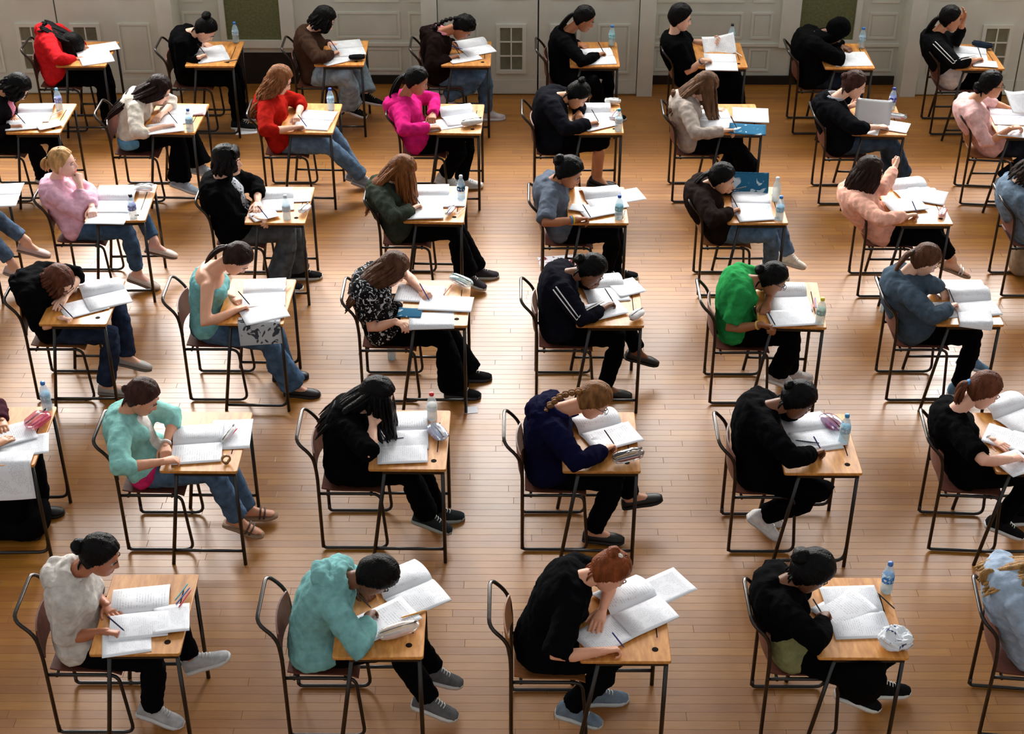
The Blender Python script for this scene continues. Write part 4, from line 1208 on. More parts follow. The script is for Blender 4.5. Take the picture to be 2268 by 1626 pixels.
CHAIR_X = {(5,0): -2.41, (5,1): -1.19, (5,2): -.03, (5,3): 1.28, (5,4): 2.45, (4,-1): -3.56, (4,0): -2.36, (4,1): -1.18, (4,2): .03, (4,3): 1.28, (4,4): 2.51,
 (3,0): -3.33, (3,1): -2.27, (3,2): -1.07, (3,3): .13, (3,4): 1.33, (3,5): 2.56, (2,-1): -4.66, (2,0): -3.52, (2,1): -2.30, (2,2): -1.04, (2,3): .19, (2,4): 1.39, (2,5): 2.62, (2,6): 3.73,
 (1,-1): -4.55, (1,0): -3.42, (1,1): -2.15, (1,2): -.99, (1,3): .14, (1,4): 1.32, (1,5): 2.57, (1,6): 3.80,
 (0,0): -4.42, (0,1): -3.2, (0,2): -2.05, (0,3): -.88, (0,4): .27, (0,5): 1.42, (0,6): 2.56, (0,7): 3.84}
BLACK = (7, 7, 9); PALE = (228, 180, 155); MED = (196, 138, 104); TAN = (168, 108, 74); BROWN = (118, 74, 50)
BLKHAIR = (9, 8, 9)
K_ = dict(kind='trousers', col=BLACK)
PEOPLE = {
(0,0): dict(c='A', who='the coral hooded top', label='person in a coral red hooded top slumped face down on the desk', hd=(610,405), pitch=72, sh=(440,430), bulge=.06, rh=('z',(700,490),0,0,'curl'), re=(600,560), lh=('z',(745,410),0,0,'curl'),
   top=dict(col=(196,34,40), hood=1, loose=.018), bot=K_, hair=('mid', BLKHAIR, dict(fwd=.6, len=.16, vol=.022)), skin=TAN),
(0,1): dict(c='A', who='the black jumper below the green board', label='person in a black jumper bent low over the desk below the left green board', hd=(1805,262), pitch=48, sh=(1590,375), rh=('z',(1785,492),0,0,'write'), re=(1700,580),
   top=dict(col=BLACK, loose=.014), bot=K_, hair=('top', BLKHAIR, dict(at=(-.085,0,.105), size=.046)), skin=PALE),
(0,2): dict(c='B', who='the brown jacket and pale jeans', label='person in a brown jacket and wide pale jeans writing by the wall', hd=(590,205), pitch=32, sh=(480,385), rh=('z',(728,462),0,0,'write'), re=(610,545),
   top=dict(col=(62,44,34), loose=.016, fold=.016), bot=dict(kind='trousers', col=(122,146,170), denim=1, flare=.045, loose=.022), hair=('bob', BLKHAIR, dict(vol=.02)), ra=(850,900), la=(985,815), lat=-12, shoes=dict(kind='sneaker', col=(26,26,28), sole=(215,215,215)), skin=PALE),
(0,3): dict(c='B', who='the dark hooded top with pink lining', label='person in a dark hooded top with pink lining, face close to the booklet', hd=(1845,240), pitch=58, sh=(1610,375), rh=('z',(1785,482),0,0,'write'),
   top=dict(col=(24,15,14), loose=.02, hood=1, lining=(226,150,165)), bot=dict(kind='trousers', col=(66,104,150), denim=1, loose=.018), hair=('braid', BLKHAIR, dict(vol=.012, lump=.010)), ra=(1700,850), rk=(1960,690), shoes=dict(kind='sneaker', col=(190,180,180), sole=(220,220,220)), skin=TAN),
(0,4): dict(c='C', who='the black top at the middle doors', label='person in a black long sleeved top writing before the middle doors', hd=(650,165), pitch=26, sh=(480,350), rh=('z',(805,470),0,0,'write'), re=(640,560),
   top=dict(col=BLACK), bot=K_, hair=('pony', BLKHAIR, dict(len=.30)), rk=(820,640), ra=(780,850), skin=TAN),
(0,5): dict(c='C', who='the black T-shirt holding up a page', label='person in a black T-shirt holding up a page by the wall', hd=(1495,165), pitch=12, sh=(1450,380), rh=('z',(1735,540),0,0,'curl'), re=(1640,520), lh=('y',(1815,375),0,.12,'curl'),
   top=dict(col=BLACK, sleeve=.42, loose=.02), fat=1.1, bot=dict(kind='skirt', col=BLACK, len=.9, flare=.05), hair=('short', BLKHAIR, dict(tuft=1, vol=.02)), lband=[(30,30,34)], rband=[(70,80,100)], skin=PALE),
(0,6): dict(c='D', who='the black headscarf', label='person in a black headscarf and black clothes bent low below the right green board', hd=(615,275), pitch=52, sh=(410,420), re=(500,540), rh=('z',(590,425),0,0,'curl'), lh=('z',(720,425),0,0,'curl'),
   top=dict(col=(10,10,11), loose=.03), fat=1.1, bot=dict(kind='trousers', col=(24,38,66), denim=1), hair=('scarf', (9,9,10)), skin=BROWN),
(0,7): dict(c='D', who='the black and white track top', label='person in a black and white track top with a hand on the forehead', hd=(1615,165), pitch=8, sh=(1490,370), lh=('h',(.125,.03,.045),0,0,'flat'), le=(1690,350), rh=('z',(1870,520),0,0,'write'), re=(1700,590),
   top=dict(col=(15,15,17), sleeve=.85, stripes=(205,205,205), hem_col=(206,204,204), hem=.26, hem_top=.32), bot=K_, hair=('pony', BLKHAIR, dict(len=.2)), skin=MED),
(1,-1): dict(c='A', who='the black cardigan at the left edge', label='person in a black cardigan over a pink shirt at the left edge of the picture', hd=(120,785), pitch=50, sh=(-60,960), rh=('z',(175,1090),0,0,'write'), lh=('z',(135,1020),0,0,'flat'),
   top=dict(col=(18,15,18), inner=(196,120,140)), bot=dict(kind='trousers', col=BLACK, flare=.03), hair=('bob', BLKHAIR, dict(vol=.018)), glasses=1, skin=MED, ra=(395,1520)),
(1,0): dict(c='A', who='the white and blue top', label='person in a white and blue top and black trousers writing', hd=(1370,800), pitch=33, sh=(1180,985), rh=('z',(1515,1092),0,0,'write'), re=(1215,1180), lh=('z',(1385,1040),0,0,'curl'), le=(1480,900),
   top=dict(col=(206,198,186), sleeve=.72, hem_col=(96,150,186), hem=.1), bot=dict(kind='trousers', col=BLACK, flare=.05), hair=('long', (34,22,20), dict(len=.40, fwd=.0)), ra=(1580,1560), la=(1760,1440), shoes=dict(kind='sneaker', col=(170,185,200), sole=(215,215,215)), skin=PALE),
(1,1): dict(c='B', who='the red jumper and blue jeans', label='person in a red jumper and blue jeans with legs stretched out', hd=(238,705), pitch=28, sh=(100,920), rh=('z',(430,1112),0,0,'write'), re=(130,1155), lh=('z',(385,1045),0,0,'curl'),
   top=dict(col=(160,28,20), sleeve=.74, loose=.016), bot=dict(kind='trousers', col=(78,112,152), denim=1, flare=.012), hair=('curly', (132,84,52), dict(len=.27, r=.013, n=60)), rk=(690,1320), ra=(955,1540), la=(900,1500), shoes=dict(kind='sneaker', col=(130,135,145), sole=(160,160,165)), skin=PALE),
(1,2): dict(c='B', who='the pink hooded jacket', label='person in a bright pink hooded jacket reading an open booklet', hd=(1440,710), pitch=22, sh=(1290,950), rh=('z',(1615,1112),0,0,'curl'), re=(1345,1160), lh=('z',(1575,1045),0,0,'curl'),
   top=dict(col=(200,34,116), hood=1, loose=.018, collar=1), bot=dict(kind='trousers', col=BLACK, loose=.016), hair=('pony', BLKHAIR, dict(len=.18)), rk=(1890,1250), ra=(1690,1530), la=(1830,1560), shoes=dict(kind='sneaker', col=(200,200,200)), skin=TAN),
(1,3): dict(c='C', who='the black jacket with bare legs', label='person in a black jacket with bare legs and a bracelet, writing', hd=(590,835), pitch=46, sh=(370,975), rh=('z',(745,1075),0,0,'write'), re=(640,1160), lh=('z',(605,1025),0,0,'curl'),
   top=dict(col=(17,18,24), loose=.028, hem=-.14, flare=.06), bot=dict(kind='skirt', col=BLACK, len=.3), hair=('top', BLKHAIR, dict(at=(-.07,0,.115), size=.034)), rband=[(205,165,90)], ra=(775,1540), rk=(775,1240), la=(740,1560), shoes=dict(kind='flat', col=(20,18,20), sole=(30,28,28)), skin=MED),
(1,4): dict(c='C', who='the grey beige jumper', label='person in a grey beige jumper with crossed feet in sandals', hd=(1705,760), pitch=45, sh=(1550,965), rh=('z',(1950,1135),0,0,'write'), re=(1640,1190),
   top=dict(col=(168,156,148), loose=.014, neck=1.12), bot=dict(kind='trousers', col=BLACK, flare=.05), hair=('mid', (92,64,44), dict(fwd=1.0, len=.26)), rk=(2060,1270), ra=(2090,1480), la=(1900,1560), shoes=dict(kind='sandal', col=(60,45,40), sole=(150,120,95)), skin=PALE),
(1,5): dict(c='D', who='the black hooded coat', label='person in a black hooded coat and floral skirt over jeans, reading a sheet', hd=(770,745), pitch=18, sh=(590,960), rh=('z',(1035,1115),0,0,'curl'), re=(810,1140), lh=('y',(800,905),0,.12,'curl'),
   top=dict(col=(13,14,18), loose=.026, hood=1, lining=(150,152,160), sleeve=.75), bot=dict(kind='trousers', col=(46,66,100), denim=1, flare=.02), hair=('up', (58,34,28), dict(size=.03)), ra=(1200,1530), rk=(1140,1280), la=(1100,1540), skin=PALE, apron='floral'),
(1,6): dict(c='D', who='the pale pink top at the right edge', label='person in a pale pink top reading a raised booklet at the right edge', hd=(1975,745), pitch=4, sh=(1790,985), rh=('z',(2215,1105),0,.05,'curl'), re=(2060,1215), lh=('y',(2262,1010),0,.12,'curl'),
   top=dict(col=(222,178,176), sleeve=.66, loose=.01), bot=dict(kind='trousers', col=(24,30,50), denim=1, flare=.03), hair=('up', BLKHAIR, dict(size=.05, at=(-.1,0,-.03))), glasses=1, ra=(2080,1580), shoes=dict(kind='sneaker', col=(180,190,200)), skin=MED, chair_rz=-.10, hipdx=.05, chair_tan=1),
(2,-1): dict(c='E', who='the blue jeans at the left edge', label='person in blue jeans and pale flat shoes, mostly beyond the left edge', hd=(-190,130), pitch=30, sh=(-260,300),
   top=dict(col=(60,60,70)), bot=dict(kind='trousers', col=(72,100,138), denim=1, len=.86), hair=('mid', (60,40,30)), ra=(95,800), la=(190,640), lk=(30,520), rk=(10,560), shoes=dict(kind='flat', col=(205,180,175), sole=(150,130,120)), skin=PALE),
(2,0): dict(c='E', who='the pale pink cardigan', label='person in a pale pink cardigan and jeans resting the chin on a hand', hd=(425,120), pitch=-2, sh=(365,340), rh=('h',(.105,-.01,-.095),0,0,'fist'), re=(610,430), lh=('z',(640,445),0,-.01,'curl'), handup=(.8,-.4,.2),
   top=dict(col=(226,176,198), sleeve=.92, inner=(226,190,205), hem=-.14), bot=dict(kind='trousers', col=(50,84,128), denim=1, len=.9), hair=('pony', (186,142,92), dict(len=.13, at=(-.1,0,.045), free=1)), rk=(890,560), ra=(955,850), la=(1075,645), shoes=dict(kind='flat', col=(214,196,186), sole=(120,100,90)), skin=(236,186,170)),
(2,1): dict(c='E', who='the black jacket and grey jeans', label='person in a black jacket and grey jeans sitting upright and looking ahead', hd=(1570,95), pitch=-2, sh=(1480,285), rh=('z',(1825,472),0,0,'write'), re=(1640,490), lh=('z',(1785,405),0,0,'flat'),
   top=dict(col=BLACK, loose=.03, sleeve=.8, hem=-.15, inner=(150,155,165), inner_mat='tee'), fat=1.1, bot=dict(kind='trousers', col=(74,82,96), denim=1, loose=.018, flare=.03), hair=('bob', BLKHAIR, dict(fringe=1, vol=.018)), rband=[(110,30,35)], rk=(2010,560), ra=(1925,890), skin=PALE),
(2,2): dict(c='F', who='the dark green-grey jacket', label='person in a dark green-grey jacket hunched over a written page', hd=(590,155), pitch=40, sh=(460,355), rh=('z',(700,395),0,0,'write'), re=(600,500), lh=('z',(690,345),0,0,'curl'),
   top=dict(col=(50,56,47), loose=.018, fold=.018), bot=dict(kind='trousers', col=BLACK, flare=.04), hair=('long', (112,66,34), dict(len=.33, fwd=.3, n=44)), rk=(1000,600), ra=(1040,850), la=(1100,865), shoes=dict(kind='sneaker', col=(60,55,60)), skin=PALE),
(2,3): dict(c='F', who='the grey-blue T-shirt with wristbands', label='person in a grey-blue T-shirt with coloured wristbands, cheek on hand', hd=(1745,165), pitch=28, yaw=-12, sh=(1610,315), rh=('z',(1865,480),0,0,'write'), re=(1590,520), lh=('h',(.06,.05,-.075),0,0,'curl'), rband=[(215,190,40),(60,120,190)],
   top=dict(col=(92,100,114), sleeve=.46, loose=.012), bot=K_, hair=('up', BLKHAIR, dict(size=.05, vol=.016)), rk=(2080,620), ra=(2010,830), skin=TAN),
(2,4): dict(c='G', who='the dark brown jacket and white shoes', label='person in a dark brown jacket, jeans and white shoes, pen at mouth', hd=(515,170), pitch=22, sh=(420,315), rh=('z',(598,350),0,0,'write'), re=(540,420), lh=('h',(.115,.02,-.075),0,0,'write'),
   top=dict(col=(30,22,20), loose=.02), bot=dict(kind='trousers', col=(76,108,152), denim=1), hair=('pony', BLKHAIR, dict(len=.12)), rk=(770,500), ra=(800,660), la=(900,600), shoes=dict(kind='sneaker', col=(226,220,208), sole=(190,185,175)), skin=MED),
(2,5): dict(c='G', who='the peach jumper with raised fist', label='person in a peach jumper with the left fist raised', hd=(1365,145), pitch=12, sh=(1290,290), rh=('z',(1630,382),0,0,'write'), re=(1470,415), lh=('y',(1540,65),0,.25,'fist'), le=(1450,225), handup=(1,-.2,.1),
   top=dict(col=(236,178,158), sleeve=.95, loose=.012, hem=-.15), fat=1.05, bot=dict(kind='trousers', col=BLACK, len=.72), hair=('bob', (38,24,20), dict(len=.20, vol=.016, n=34)), rk=(1810,490), ra=(1855,640), la=(1800,600), shoes=dict(kind='sandal', col=(220,220,215), sole=(120,90,60)), rband=[(225,190,170)], skin=PALE),
(2,6): dict(c='G', who='the denim jacket at the right edge', label='person in a faded denim jacket, cut off by the right edge', hd=(2330,120), pitch=30, sh=(2245,280),
   top=dict(mat='denimtop', col=(92,116,146), loose=.022), bot=K_, hair=('bob', (40,30,26), dict(len=.16)), skin=PALE),
(3,0): dict(c='E', who='the black hooded top and navy jeans', label='person in a black hooded top with pale lining and navy jeans', hd=(405,920), pitch=42, yaw=-22, sh=(190,1010), rh=('z',(470,1155),0,0,'write'), re=(310,1205), lh=('z',(425,1065),0,0,'flat'),
   top=dict(col=(9,9,11), hood=1, lining=(175,170,175), sleeve=.62), bot=dict(kind='trousers', col=(30,44,78), denim=1, flare=.01), hair=('bob', (86,48,34), dict(len=.14, vol=.016)), glasses=1, rk=(680,1290), ra=(735,1610), la=(880,1415), shoes=dict(kind='flat', col=(165,160,155), sole=(120,112,105)), skin=PALE),
(3,1): dict(c='E', who='the teal halter top', label='person in a teal halter top and blue jeans writing', hd=(1640,760), pitch=52, sh=(1435,925), rh=('z',(1690,1092),0,0,'write'), re=(1415,1200), lh=('z',(1645,1030),0,0,'curl'),
   top=dict(col=(116,176,180), sleeve=0, neck=.88, loose=.004, hem=-.08), bot=dict(kind='trousers', col=(58,92,136), denim=1, flare=.045), hair=('pony', (44,28,24), dict(len=.12)), rk=(1860,1330), ra=('P',648,850), la=('P',625,845), shoes=dict(kind='flat', col=(24,18,20), sole=(30,24,22)), skin=(218,160,130)),
(3,2): dict(c='F', who='the black and white patterned top', label='person in a black and white patterned top writing with the far hand', hd=(430,870), pitch=38, yaw=8, sh=(370,1045), rh=('z',(590,1185),0,0,'curl'), re=(470,1215), lh=('z',(765,1015),0,0,'write'), le=(610,890),
   top=dict(mat='patterned', col=(20,20,22), sleeve=.34, loose=.012), fat=1.06, bot=dict(kind='trousers', col=BLACK, flare=.06), hair=('long', (78,50,34), dict(len=.32, n=42)), rk=(980,1370), ra=('P',1005,860), la=('P',1030,832), shoes=dict(kind='sneaker', col=(28,28,30), sole=(60,60,62)), skin=(226,172,146)),
(3,3): dict(c='F', who='the black track jacket with white stripes', label='person in a black track jacket with white sleeve stripes writing', hd=(1905,840), pitch=42, sh=(1695,950), rh=('z',(2035,1075),0,0,'write'), re=(1850,1180), lh=('h',(.11,.02,-.09),0,0,'curl'),
   top=dict(col=(17,18,27), loose=.016, stripes=(222,222,222), sleeve=.92), bot=K_, hair=('bun', BLKHAIR, dict(size=.04)), ra=('P',1340,858), la=('P',1412,772), rk=(2180,1330), shoes=dict(kind='flat', col=(26,20,18), sole=(26,22,20)), skin=BROWN),
(3,4): dict(c='G', who='the green T-shirt', label='person in a green T-shirt leaning over the answer sheet', hd=(812,752), pitch=33, sh=(640,850), rh=('z',(800,1008),0,0,'write'), re=(560,1035), lh=('z',(775,925),0,0,'curl'), rband=[(205,170,90)],
   top=dict(col=(40,138,72), sleeve=.40, loose=.010, hem=-.12), bot=dict(kind='trousers', col=BLACK, flare=.02), hair=('bun', BLKHAIR, dict(size=.035)), glasses=1, rk=(930,1080), ra=(850,1285), la=(900,1275), shoes=dict(kind='sneaker', col=(196,186,182), sole=(225,222,215)), skin=(150,98,66)),
(3,5): dict(c='G', who='the slate blue jacket', label='person in a slate blue jacket and black trousers writing', hd=(1695,645), pitch=32, sh=(1580,815), rh=('z',(1855,905),0,0,'write'), re=(1770,1000), lh=('z',(1805,835),0,0,'curl'), le=(1770,790),
   top=dict(col=(66,80,94), loose=.022, collar=1), bot=K_, hair=('pony', (84,52,36), dict(len=.16, at=(-.104,0,.005))), rk=(1960,1080), ra=(1890,1360), la=(1960,1195), shoes=dict(kind='sneaker', col=(96,124,148), sole=(190,195,200)), skin=PALE),
(4,-1): dict(c='H', who='the black trousers at the left edge', label='person in black, only hands and legs showing at the left edge', hd=(-180,170), pitch=35, sh=(-330,430), lh=('z',(15,440),0,0,'flat'), rh=('z',(25,545),0,0,'flat'),
   top=dict(col=(60,30,40)), bot=dict(kind='skirt', col=BLACK, len=.9, flare=.02), hair=('mid', BLKHAIR), ra=(90,1080), la=(215,985), shoes=dict(kind='flat', col=(20,18,20), sole=(20,18,18)), skin=MED),
(4,0): dict(c='H', who='the aqua cardigan', label='person in an aqua cardigan over a white shirt with blue jeans', hd=(985,250), pitch=33, sh=(830,520), rh=('z',(1200,685),0,0,'curl'), re=(890,745), lh=('z',(1145,615),0,0,'curl'), lband=[(235,235,235)],
   top=dict(col=(136,192,186), sleeve=.70, inner=(228,224,218), hem_col=(198,44,104), hem=.02), bot=dict(kind='trousers', col=(62,94,136), denim=1, flare=.01), hair=('up', (58,34,28), dict(size=.026, at=(-.108,0,.0))), rk=(1560,810), ra=(1640,1070), la=(1700,1000), shoes=dict(kind='sandal', col=(80,60,52), sole=(205,175,140)), skin=(206,146,116)),
(4,1): dict(c='I', who='the black top with canvas shoes', label='person in a black top and canvas shoes resting a cheek on a hand', hd=(515,225), pitch=22, sh=(390,390), rh=('h',(.01,-.075,-.075),0,0,'curl'), re=(545,520), lh=('z',(592,425),0,0,'write'), lband=[(60,70,70)],
   top=dict(col=(7,7,8), sleeve=.6, loose=.016), bot=dict(kind='trousers', col=BLACK, flare=.02), hair=('long', (10,8,9), dict(len=.34, fwd=.2)), rk=(800,660), ra=(835,860), la=(880,870), shoes=dict(kind='sneaker', col=(40,44,46), sole=(160,165,160)), skin=PALE),
(4,2): dict(c='I', who='the navy hooded top', label='person in a navy hooded top with one foot crossed over the knee', hd=(1790,225), pitch=40, sh=(1555,375), rh=('z',(1885,492),0,0,'write'), re=(1730,585),
   top=dict(col=(14,14,42), hood=1, loose=.022, lining=(22,22,60)), bot=dict(kind='trousers', col=(9,9,12), loose=.012), hair=('braid', (128,86,50), dict(vol=.012)), glasses=1, rk=(1890,650), ra=(1790,950), la=(2000,755), lat=10, shoes=dict(kind='flat', col=(16,15,16), sole=(18,17,17)), skin=(214,152,122)),
(4,3): dict(c='J', who='the black jacket with white trainers', label='person in a black jacket with white trainers tucked under the chair', hd=(878,240), pitch=38, sh=(670,385), rh=('z',(1005,565),0,0,'write'), re=(860,620), lh=('h',(.105,.03,-.085),0,0,'fist'), lband=[(205,205,205)],
   top=dict(col=(7,7,10), loose=.024), bot=dict(kind='trousers', col=BLACK, loose=.016), hair=('up', BLKHAIR, dict(size=.03, vol=.014)), rk=(1070,800), ra=(680,940), rat=-38, la=(730,960), lat=-38, shoes=dict(kind='sneaker', col=(226,222,222), sole=(205,205,205), lace=(120,30,50)), skin=BROWN),
(4,4): dict(c='J', who='the black short sleeves and wristwatch', label='person in a black short sleeved top wearing a wristwatch', hd=(2022,180), pitch=28, sh=(1850,420), rh=('z',(2230,600),0,0,'curl'), re=(2090,650), lh=('z',(2130,495),0,0,'flat'), lband=[(226,226,230)],
   top=dict(col=(7,7,9), sleeve=.42, loose=.012), bot=dict(kind='trousers', col=(8,8,10)), hair=('pony', (96,54,36), dict(len=.2, band=(40,110,170), free=1)), ra=(2130,960), rk=(2230,740), shoes=dict(kind='sneaker', col=(24,24,26), sole=(215,215,215)), skin=(232,176,152), chair_rz=-.06, hipdx=.03),
(5,0): dict(c='K', who='the light grey hooded shirt', label='person in a light grey hooded short sleeved shirt turning a page', hd=(760,275), pitch=24, sh=(490,585), rh=('z',(880,838),0,0,'write'), re=(515,900), lh=('z',(845,675),0,0,'flat'),
   top=dict(col=(194,188,182), sleeve=.5, hood=1, loose=.012), bot=dict(kind='trousers', col=(9,9,12), loose=.01), hair=('bun', (12,9,10), dict(size=.042)), rk=(1150,1090), ra=(1150,1400), la=(1440,1040), lat=20, shoes=dict(kind='sneaker', col=(176,176,178), sole=(215,215,215)), skin=(170,106,76)),
(5,1): dict(c='L', who='the teal hooded top', label='person in a teal hooded top, head bowed close to the paper', hd=(1075,445), pitch=58, sh=(840,645), rh=('z',(1090,715),0,0,'write'), re=(850,1010), bulge=.06,
   top=dict(col=(116,166,166), hood=1, loose=.022, flare=.05, hem=-.14), bot=dict(kind='trousers', col=(8,8,9), loose=.012), hair=('short', (11,9,9), dict(tuft=1, vol=.016)), la=(1570,1120), ra=(1530,1340), shoes=dict(kind='sneaker', col=(96,96,98), sole=(206,206,204)), skin=BROWN),
(5,2): dict(c='M', who='the black T-shirt in the front row', label='person in a black T-shirt in the front row, feet tucked back', hd=(985,405), pitch=40, sh=(765,620), rh=('z',(1075,985),0,0,'write'), re=(640,1080), lh=('z',(940,770),0,0,'flat'),
   top=dict(col=(8,8,11), sleeve=.5, loose=.018), bot=dict(kind='trousers', col=(9,10,15), loose=.01), hair=('up', (124,64,34), dict(size=.036, at=(-.07,0,.10), clip=(215,205,190))), rk=(1230,1120), ra=(740,1400), rat=-15, la=(900,1490), shoes=dict(kind='sneaker', col=(110,125,140), sole=(196,200,200)), skin=(220,158,128)),
(5,3): dict(c='N', who='the black jacket with olive panels', label='person in a black jacket with olive panels, face close to the page', hd=(605,425), pitch=38, sh=(440,660), rh=('z',(755,728),0,.02,'write'), re=(640,860), lh=('h',(.09,.04,-.08),0,0,'curl'),
   top=dict(col=(7,7,8), loose=.022, hem_col=(126,128,88), hem=.40, hem_top=.46), bot=dict(kind='skirt', col=(7,7,8), len=.55, flare=.02), hair=('up', BLKHAIR, dict(size=.05, vol=.022)), ra=(985,1260), la=(1170,1225), shoes=dict(kind='sneaker', col=(22,22,24), sole=(222,222,218)), skin=BROWN),
(5,4): dict(c='N', who='the grey-blue knit top at the right edge', label='person in a grey-blue knit top, cut off by the right edge', hd=(2290,440), pitch=42, sh=(2180,560),
   top=dict(col=(150,166,186), loose=.016), bot=dict(kind='trousers', col=(7,7,8)), hair=('mid', (150,112,66), dict(len=.22, fwd=.4)), skin=PALE, chair_rz=-.1, hipdx=.05),
}
tee_mat = printed('tee_print', (168, 172, 180), (22, 22, 26), 26, .54)
pattern_mat = printed('top_pattern', (16, 16, 18), (196, 196, 200), 30, .57)
floral_mat = printed('floral_print', (60, 18, 34), (226, 190, 205), 22, .52)
SEATS = {}
for key in sorted(PEOPLE):
    cfg = PEOPLE[key]
    if DESKS[key]:
        fr, br = DESKS[key]; p = onz(px(*fr), DH); x, y = p[0], p[1]; rz = 0.0
        if br:
            q = onz(px(*br), DH); rz = -math.atan2(q[0] - x, q[1] - y)
            rz = max(-.06, min(.06, rz))
    else: (x, y), rz = FIXED[key], 0.0
    # turn about the near right corner
    SEATS[key] = (x, y, rz)
    if key not in NO_DESK: desk(x, y, rz, cfg['who'], kind=1 if key in ((3,1), (4,-1), (4,3), (2,2), (1,4), (0,1)) else 0)
    pY = y + 0.335
    chair(CHAIR_X[key], pY, cfg['who'], cfg.get('chair_rz', 0), cfg.get('chair_tan', key in ((3,0), (5,2), (2,4), (0,5))))
    tp = cfg['top']
    if tp.get('mat') == 'denimtop': tp['mat'] = denim(tp['col'])
    if tp.get('mat') == 'patterned': tp['mat'] = pattern_mat
    if tp.get('inner_mat') == 'tee': tp['inner_mat'] = tee_mat
    cfg['far'] = key[0] <= 1
    person(cfg, (x, y), CHAIR_X[key], pY)
run_jobs()

# ------------------------------------------------------------------ papers, bottles, pencil cases, pens
PAPER = [paper_mat('paper_print_a', seed=1.0), paper_mat('paper_print_b', seed=5.3, dens=.8), paper_mat('paper_print_c', seed=9.1, dens=1.2)]
PAPER_PLAIN = paper_mat('paper_plain', lines=False)
PAPER_GREY = paper_mat('paper_back', lines=False, rgb=(196, 198, 202))
COVER_BLUE = printed('cover_blue', (36, 92, 124), (176, 190, 200), 7, .56)
MAG = printed('magazine_print', (176, 178, 182), (60, 62, 68), 12, .55)
MAG_PINK = printed('magazine_pink', (214, 196, 196), (150, 120, 122), 10, .54)
STACK = {}
def next_z(key, t=.0035):
    STACK[key] = STACK.get(key, DH + .0008) + t
    return STACK[key] - t
def page(mb, w, l, side, bow, thick, lift=0.0, nx=4, ny=11, mi=0):
    """one curved page block; spine at y = 0, outer edge at y = side*w"""
    top = []; bot = []; uv = []
    for i in range(nx):
        for j in range(ny):
            u = i / (nx - 1); s = j / (ny - 1)
            rise = bow * (math.sin(math.pi * min(1, s ** .75)) ** .9) * (1 - .12 * u) + lift * s ** 2
            inset = 1 - (rise > 0) * .10 * bow / .05 * s
            z = .0015 + thick * (1 - .25 * s) * smoothstep(np.array(s / .12 + .25)) + rise
            top.append(((u - .5) * l, side * s * w * inset, float(z)))
            bot.append(((u - .5) * l, side * s * w * inset, max(0.0, float(z) - thick - .0012)))
            uv.append((1 - u if side < 0 else u, s))
    k = nx * ny; f = []
    for i in range(nx - 1):
        for j in range(ny - 1):
            a = i * ny + j; q = (a, a + ny, a + ny + 1, a + 1)
            if side < 0: q = q[::-1]
            f.append(q); f.append(tuple(k + t for t in q[::-1]))
    edge = [i * ny for i in range(nx)] + [(nx - 1) * ny + j for j in range(1, ny)] + [i * ny + ny - 1 for i in range(nx - 2, -1, -1)] + [j for j in range(ny - 2, 0, -1)]
    for a, b in zip(edge, edge[1:] + edge[:1]):
        q = (b, a, a + k, b + k)
        f.append(q if side > 0 else q[::-1])
    mb.add(top + bot, f, mi); mb.uv = (mb.uv or []) + uv + uv
_bk = {}
def booklet(key, pt, ang, bf=.035, bn=.008, w=.200, l=.290, who='', note=None):
    p = onz(pt, DH + .01); z = next_z(key, .0015)
    root = empty('exam_booklet', (p[0], p[1], z), math.radians(ang))
    tag(root, (note or 'open exam booklet') + ' before the wearer of ' + who, 'booklet', 'open exam booklets')
    v = (round(bf, 3), round(bn, 3), w, l)
    if v not in _bk:
        a = MB(); page(a, w, l, 1, bf, .004); b = MB(); page(b, w, l, -1, bn, .005)
        _bk[v] = (a.mesh('far_page', PAPER[len(_bk) % 3]), b.mesh('near_page', PAPER[(len(_bk) + 1) % 3]))
    obj('far_page', _bk[v][0], root); obj('near_page', _bk[v][1], root)
    STACK[key] += .006
    return root
SN = [0]
